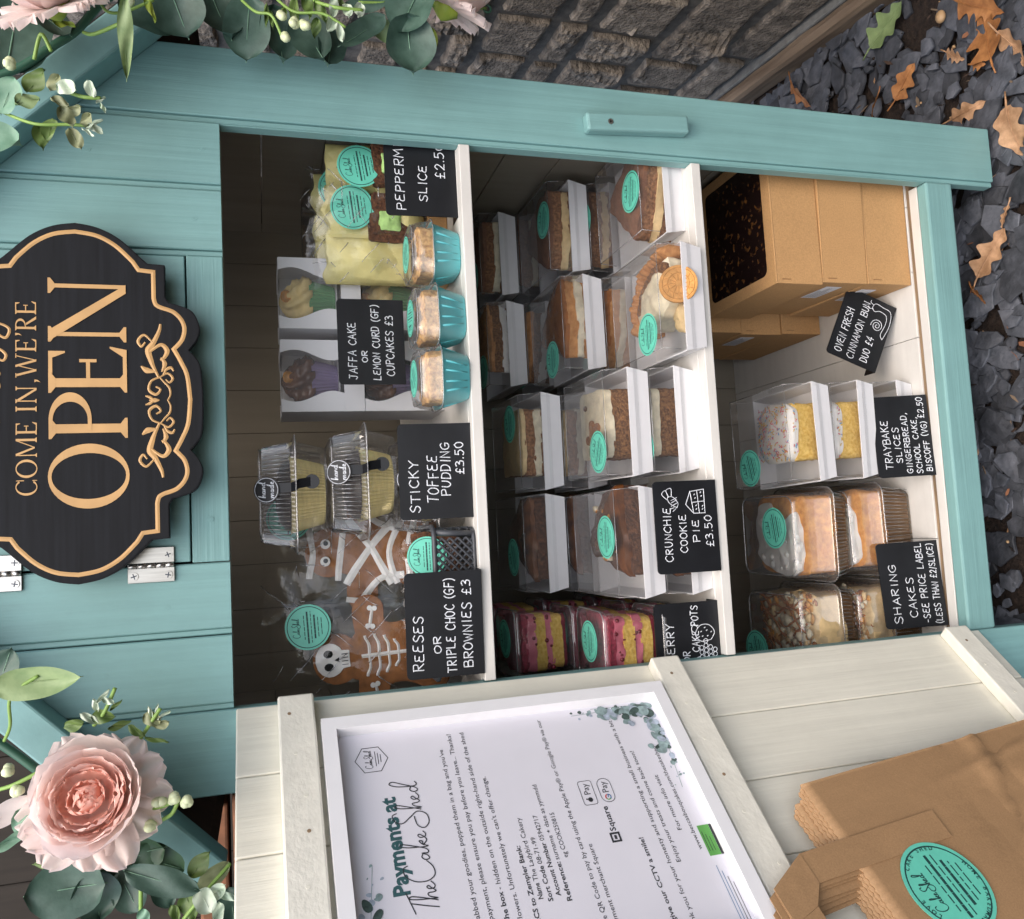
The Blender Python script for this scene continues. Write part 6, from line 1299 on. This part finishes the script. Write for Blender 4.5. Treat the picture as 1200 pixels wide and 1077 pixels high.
def garland(label, loc, leaves, stems, berries, name='flower_garland'):
    g_ = thing(name, label, 'garland', loc); off = Vector(loc)
    rr = random.Random(len(leaves)); groups = {}
    for i, (x, y, z, L, W_, a, k) in enumerate(leaves):
        mb = groups.setdefault(k, MB()); sm = k in 'MO'
        leaf(mb, Vector((x, y, z))-off, L, W_, a, KM[k], rr.uniform(-16, 16), rr.uniform(-24, 24), rr.uniform(.05, .35), i, k in 'LYG', 'leaf_pale' if k in 'DF' else None)
    NM = {'D': 'dark_leaves', 'P': 'pale_leaves', 'L': 'turned_leaves', 'O': 'olive_leaves', 'M': 'mint_leaves', 'G': 'green_leaves', 'F': 'deep_leaves', 'Y': 'sepals', 'W': 'loose_petal'}
    for k, mb in groups.items(): mb.build(NM[k], g_)
    m = MB()
    for i, st in enumerate(stems): m.tube(spline([tuple(Vector(p)-off) for p in st], 6), .0042 if i == 0 else .0015 if len(st) > 3 else .0018, 'stem_green' if i in (0,) else 'stem_lime', 7)
    m.build('stems', g_)
    for b in berries:
        m = MB(); c = Vector(b)-off
        for q in range(3): m.ball(tuple(c+Vector((rr.uniform(-.002, .002), rr.uniform(-.002, .001), rr.uniform(-.002, .002)))), .0048, 'berry_white', 10, .15, 200, q)
        m.build('berry', g_)
    return g_
def bloom(parent, c, r, face, mats, seed, k=1.0):
    """open peony: a frilled skirt, then deep cupped bowls of rounded petals around a ruffled heart"""
    f = bpy.data.objects.new('flower', None); COL.objects.link(f); f.parent = parent; f.location = c; f.empty_display_size = .02
    f.rotation_euler = Vector(face).to_track_quat('Z', 'Y').to_euler(); rr = random.Random(seed); made = {}
    # name, material, petals, start radius, length, width, angle at base, angle at tip, start height, frill
    rings = (('skirt_petals', mats[0], 12, .12, 1.04, .70, 8, -6, -.12, .10), ('outer_petals', mats[0], 6, .14, 1.16, 1.15, 14, 90, -.14, .015), ('outer_petals', mats[0], 6, .13, 1.06, 1.06, 18, 98, -.12, .015), ('middle_petals', mats[1], 6, .11, .92, .90, 22, 100, -.08, .02),
             ('middle_petals', mats[1], 6, .10, .78, .74, 26, 96, -.04, .02), ('heart_petals', mats[2], 8, .40, .40, .44, 48, 84, .04, .02), ('heart_petals', mats[2], 7, .27, .36, .40, 50, 86, .16, .02), ('heart_petals', mats[2], 6, .17, .36, .40, 52, 112, .22, .02), ('heart_petals', mats[2], 4, .13, .40, .42, 58, 150, .22, .02), ('heart_petals', mats[2], 3, .09, .36, .36, 64, 160, .22, .02))
    for ri, (nm, mt, n, r0, ln, wd0, a0, a1, z0, fr) in enumerate(rings):
        mb = made.setdefault(nm, MB())
        for i in range(n):
            a = 2*PI*i/n+ri*.9+rr.uniform(-.18, .18); L = r*ln*rr.uniform(.90, 1.08); W_ = r*wd0*rr.uniform(.9, 1.1); nu, nv = 12, 12; vs = []
            b0, b1 = R(a0+rr.uniform(-5, 5)), R(a1+rr.uniform(-8, 8)); ro, hh = r*r0, r*z0; prev = 0
            for p in range(nu+1):
                t = p/nu
                if p: 
                    th = b0+(b1-b0)*(t-.5/nu)**1.3; ro += L/nu*math.cos(th); hh += L/nu*math.sin(th)
                wd = W_/2*(.22+.78*math.sin(PI*.5*min(1, t/.62)))*(1 if t < .7 else math.sqrt(max(.0, 1-((t-.7)/.3)**2*.86)))
                for q in range(nv+1):
                    s_ = q/nv*2-1; lat = s_*wd; cup = lat*lat/max(ro*1.25, r*.22)*.62
                    wv = fr*r*math.sin(s_*(6+ri % 3)+i*1.7)*t*t+.006*r*math.sin(s_*9+i)*t**3
                    dip = (.05*r*abs(s_)**2+.022*r*math.cos(s_*PI*2.2+i))*t**4
                    vs.append(((ro-cup)*math.cos(a)-lat*math.sin(a)+wv*math.cos(a)*(1 if a1 > 40 else 0), (ro-cup)*math.sin(a)+lat*math.cos(a)+wv*math.sin(a)*(1 if a1 > 40 else 0), hh-dip*(1 if a1 > 40 else 0)+(wv if a1 <= 40 else 0)))
            mb.add(vs, [[p*(nv+1)+q, (p+1)*(nv+1)+q, (p+1)*(nv+1)+q+1, p*(nv+1)+q+1] for p in range(nu) for q in range(nv)], mt, True)
    for nm, mb in made.items(): mb.build(nm, f)
    m = MB(); m.lathe([(.0008, -r*.42), (r*.12, -r*.36), (r*.34, -r*.16), (r*.30, -r*.06)], 'sepal', 14, lambda i, j: 1+.12*(i % 2)); m.build('calyx', f)
    return f
gl = garland('garland of eucalyptus leaves with large pink peony over the left roof edge', (-.05, -.07, 1.08), LEFT_LEAVES, STEMS_L, LEFT_BERRIES)
bloom(gl, Vector((-.0470, -.108, 1.081))-Vector((-.05, -.07, 1.08)), .0540, (.34, -.86, .10), ('petal_blush', 'petal_pink', 'petal_peach'), 4)
gr_ = garland('garland of eucalyptus leaves with pale roses over the right roof edge', (.69, -.07, 1.08), RIGHT_LEAVES, STEMS_R, RIGHT_BERRIES)
bloom(gr_, Vector((.688, -.120, 1.108))-Vector((.69, -.07, 1.08)), .044, (.62, -.62, .30), ('petal_blush', 'petal_blush', 'petal_pink'), 9)
bloom(gr_, Vector((.776, -.060, .712))-Vector((.69, -.07, 1.08)), .046, (.80, -.35, -.35), ('petal_blush', 'petal_blush', 'petal_pink'), 12)
m = MB(); m.M = T(.7765-.69, -.060+.07, .665-1.08) @ V; m.tube([(.0045*math.cos(2*PI*i/16), .0045*math.sin(2*PI*i/16), 0) for i in range(16)], .0014, 'stem_green', 6, True); m.build('end_loop', gr_)

# ------------------------------------------------------------------ fallen oak leaves
def oak(label, x, y, L, ang, mt, tiltx, tilty, seed, lift=.022, wk=1.0, curl=1.0):
    rr = random.Random(seed); n = 44; halfw = lambda t: (.30*math.sin(PI*min(1, t*1.02))**.8*(.72+(.20+.016*(seed % 9))*math.cos(2*PI*(t*(3.1+.22*(seed % 7))-.05))))*wk if t > .14 else .020
    m = MB(); nv = 6; vs = []
    for i in range(n+1):
        t = i/n; wd = halfw(t)*L*(1 if 0 < t < 1 else .05)
        for j in range(nv+1):
            s_ = j/nv*2-1; k = 1+.10*math.sin(t*21+seed)*(1 if s_ > 0 else -1)
            vs.append(((t-.5)*L+.01*L*math.sin(s_*3+seed), s_*wd*k, curl*(.13*L*(s_*s_)*.6*halfw(t)*2+.06*L*math.sin(t*4+seed))+.0015*noise.noise(Vector((t*6, s_*3, seed)))))
    m.add(vs, [[i*(nv+1)+j, (i+1)*(nv+1)+j, (i+1)*(nv+1)+j+1, i*(nv+1)+j+1] for i in range(n) for j in range(nv)], mt, True)
    m.tube([((t/10-.62)*L*1.0, 0, curl*.06*L*math.sin((t/10-.12)*4+seed)+.0006) for t in range(11)], [.0014-.0001*t for t in range(11)], mt, 5)
    o = m.build('oak_leaf'); o.location = (x, y, GZ+lift); o.rotation_euler = (R(tiltx), R(tilty), R(ang)); tag(o, label, 'fallen leaf', 'fallen oak leaves'); return o
oak('small green oak leaf on bare soil near the wall', 1.0108, 0.1961, 0.0965, -59, 'oak_leaf_green', 0, 0, 58, wk=1.25)
oak('single curled orange oak leaf on slate between post and green leaf', 0.8901, 0.1663, 0.0749, -52, 'oak_leaf_orange', 18, 6, 92, wk=1.00)
oak('large orange lobed oak leaf lying flat nearest the frame edge', 0.8715, -0.0044, 0.1063, 13, 'oak_leaf_orange', 0, 0, 58, wk=1.10)
oak('narrow folded tan leaf beside the lower end of the right post', 0.7810, 0.0469, 0.0807, -93, 'oak_leaf_tan', 30, 0, 43, wk=0.70)
oak('broad light tan leaf past the bottom of the right post', 0.7165, -0.0339, 0.0918, -175, 'oak_leaf_tan', 0, 5, 0, wk=1.10)
oak('pale tan leaf in front of the bottom rail', 0.5457, 0.0289, 0.0924, -39, 'oak_leaf_tan', 10, 0, 51, wk=0.85)
oak('small yellowish leaf scrap beside the pale tan leaf', 0.5962, -0.0062, 0.0403, 160, 'oak_leaf_tan', 20, 0, 5, wk=0.80)
oak('folded tan leaf behind the large orange leaf', 0.8356, -0.0424, 0.0870, -159, 'oak_leaf_tan', 22, 8, 21, wk=0.80)
oak('orange leaf partly cut by the picture edge near the wall', 0.9274, 0.0046, 0.1042, -134, 'oak_leaf_orange', 20, 0, 32, wk=0.90)
oak('dark orange leaf wedged against the right post', 0.8913, 0.2328, 0.0468, 157, 'oak_leaf_orange', 50, 0, 30, wk=0.50)
oak('brown leaf wedged between the timber edging and the post', 1.0235, 0.4388, 0.1083, -152, 'oak_leaf_orange', 30, 0, 44, wk=0.60)
oak('tiny cream leaf fragment on slate above the orange leaf', 0.8799, 0.0567, 0.0476, -132, 'oak_leaf_tan', 30, 10, 5, wk=0.90)
oak('tiny rust leaf fragment beside the large orange leaf', 0.8408, 0.0151, 0.0342, -119, 'oak_leaf_orange', 10, 0, 49, wk=1.00)
oak('shadowed rust leaf under the bottom rail', 0.5364, 0.1059, 0.0570, -163, 'oak_leaf_orange', 10, 0, 70, wk=0.90)
oak('crumpled rust leaf scrap in front of the rail', 0.4945, 0.0574, 0.0433, -154, 'oak_leaf_orange', 30, 0, 26, wk=0.90)

m = MB(); m.ball((0, 0, 0), .0085, 'nut_shell', 14, .08, 60, 2, (1.25, 1, .8)); o = m.build('acorn'); o.location = (.955, .075, GZ+.022); tag(o, 'small tan acorn lying on the slate near the wall', 'acorn')
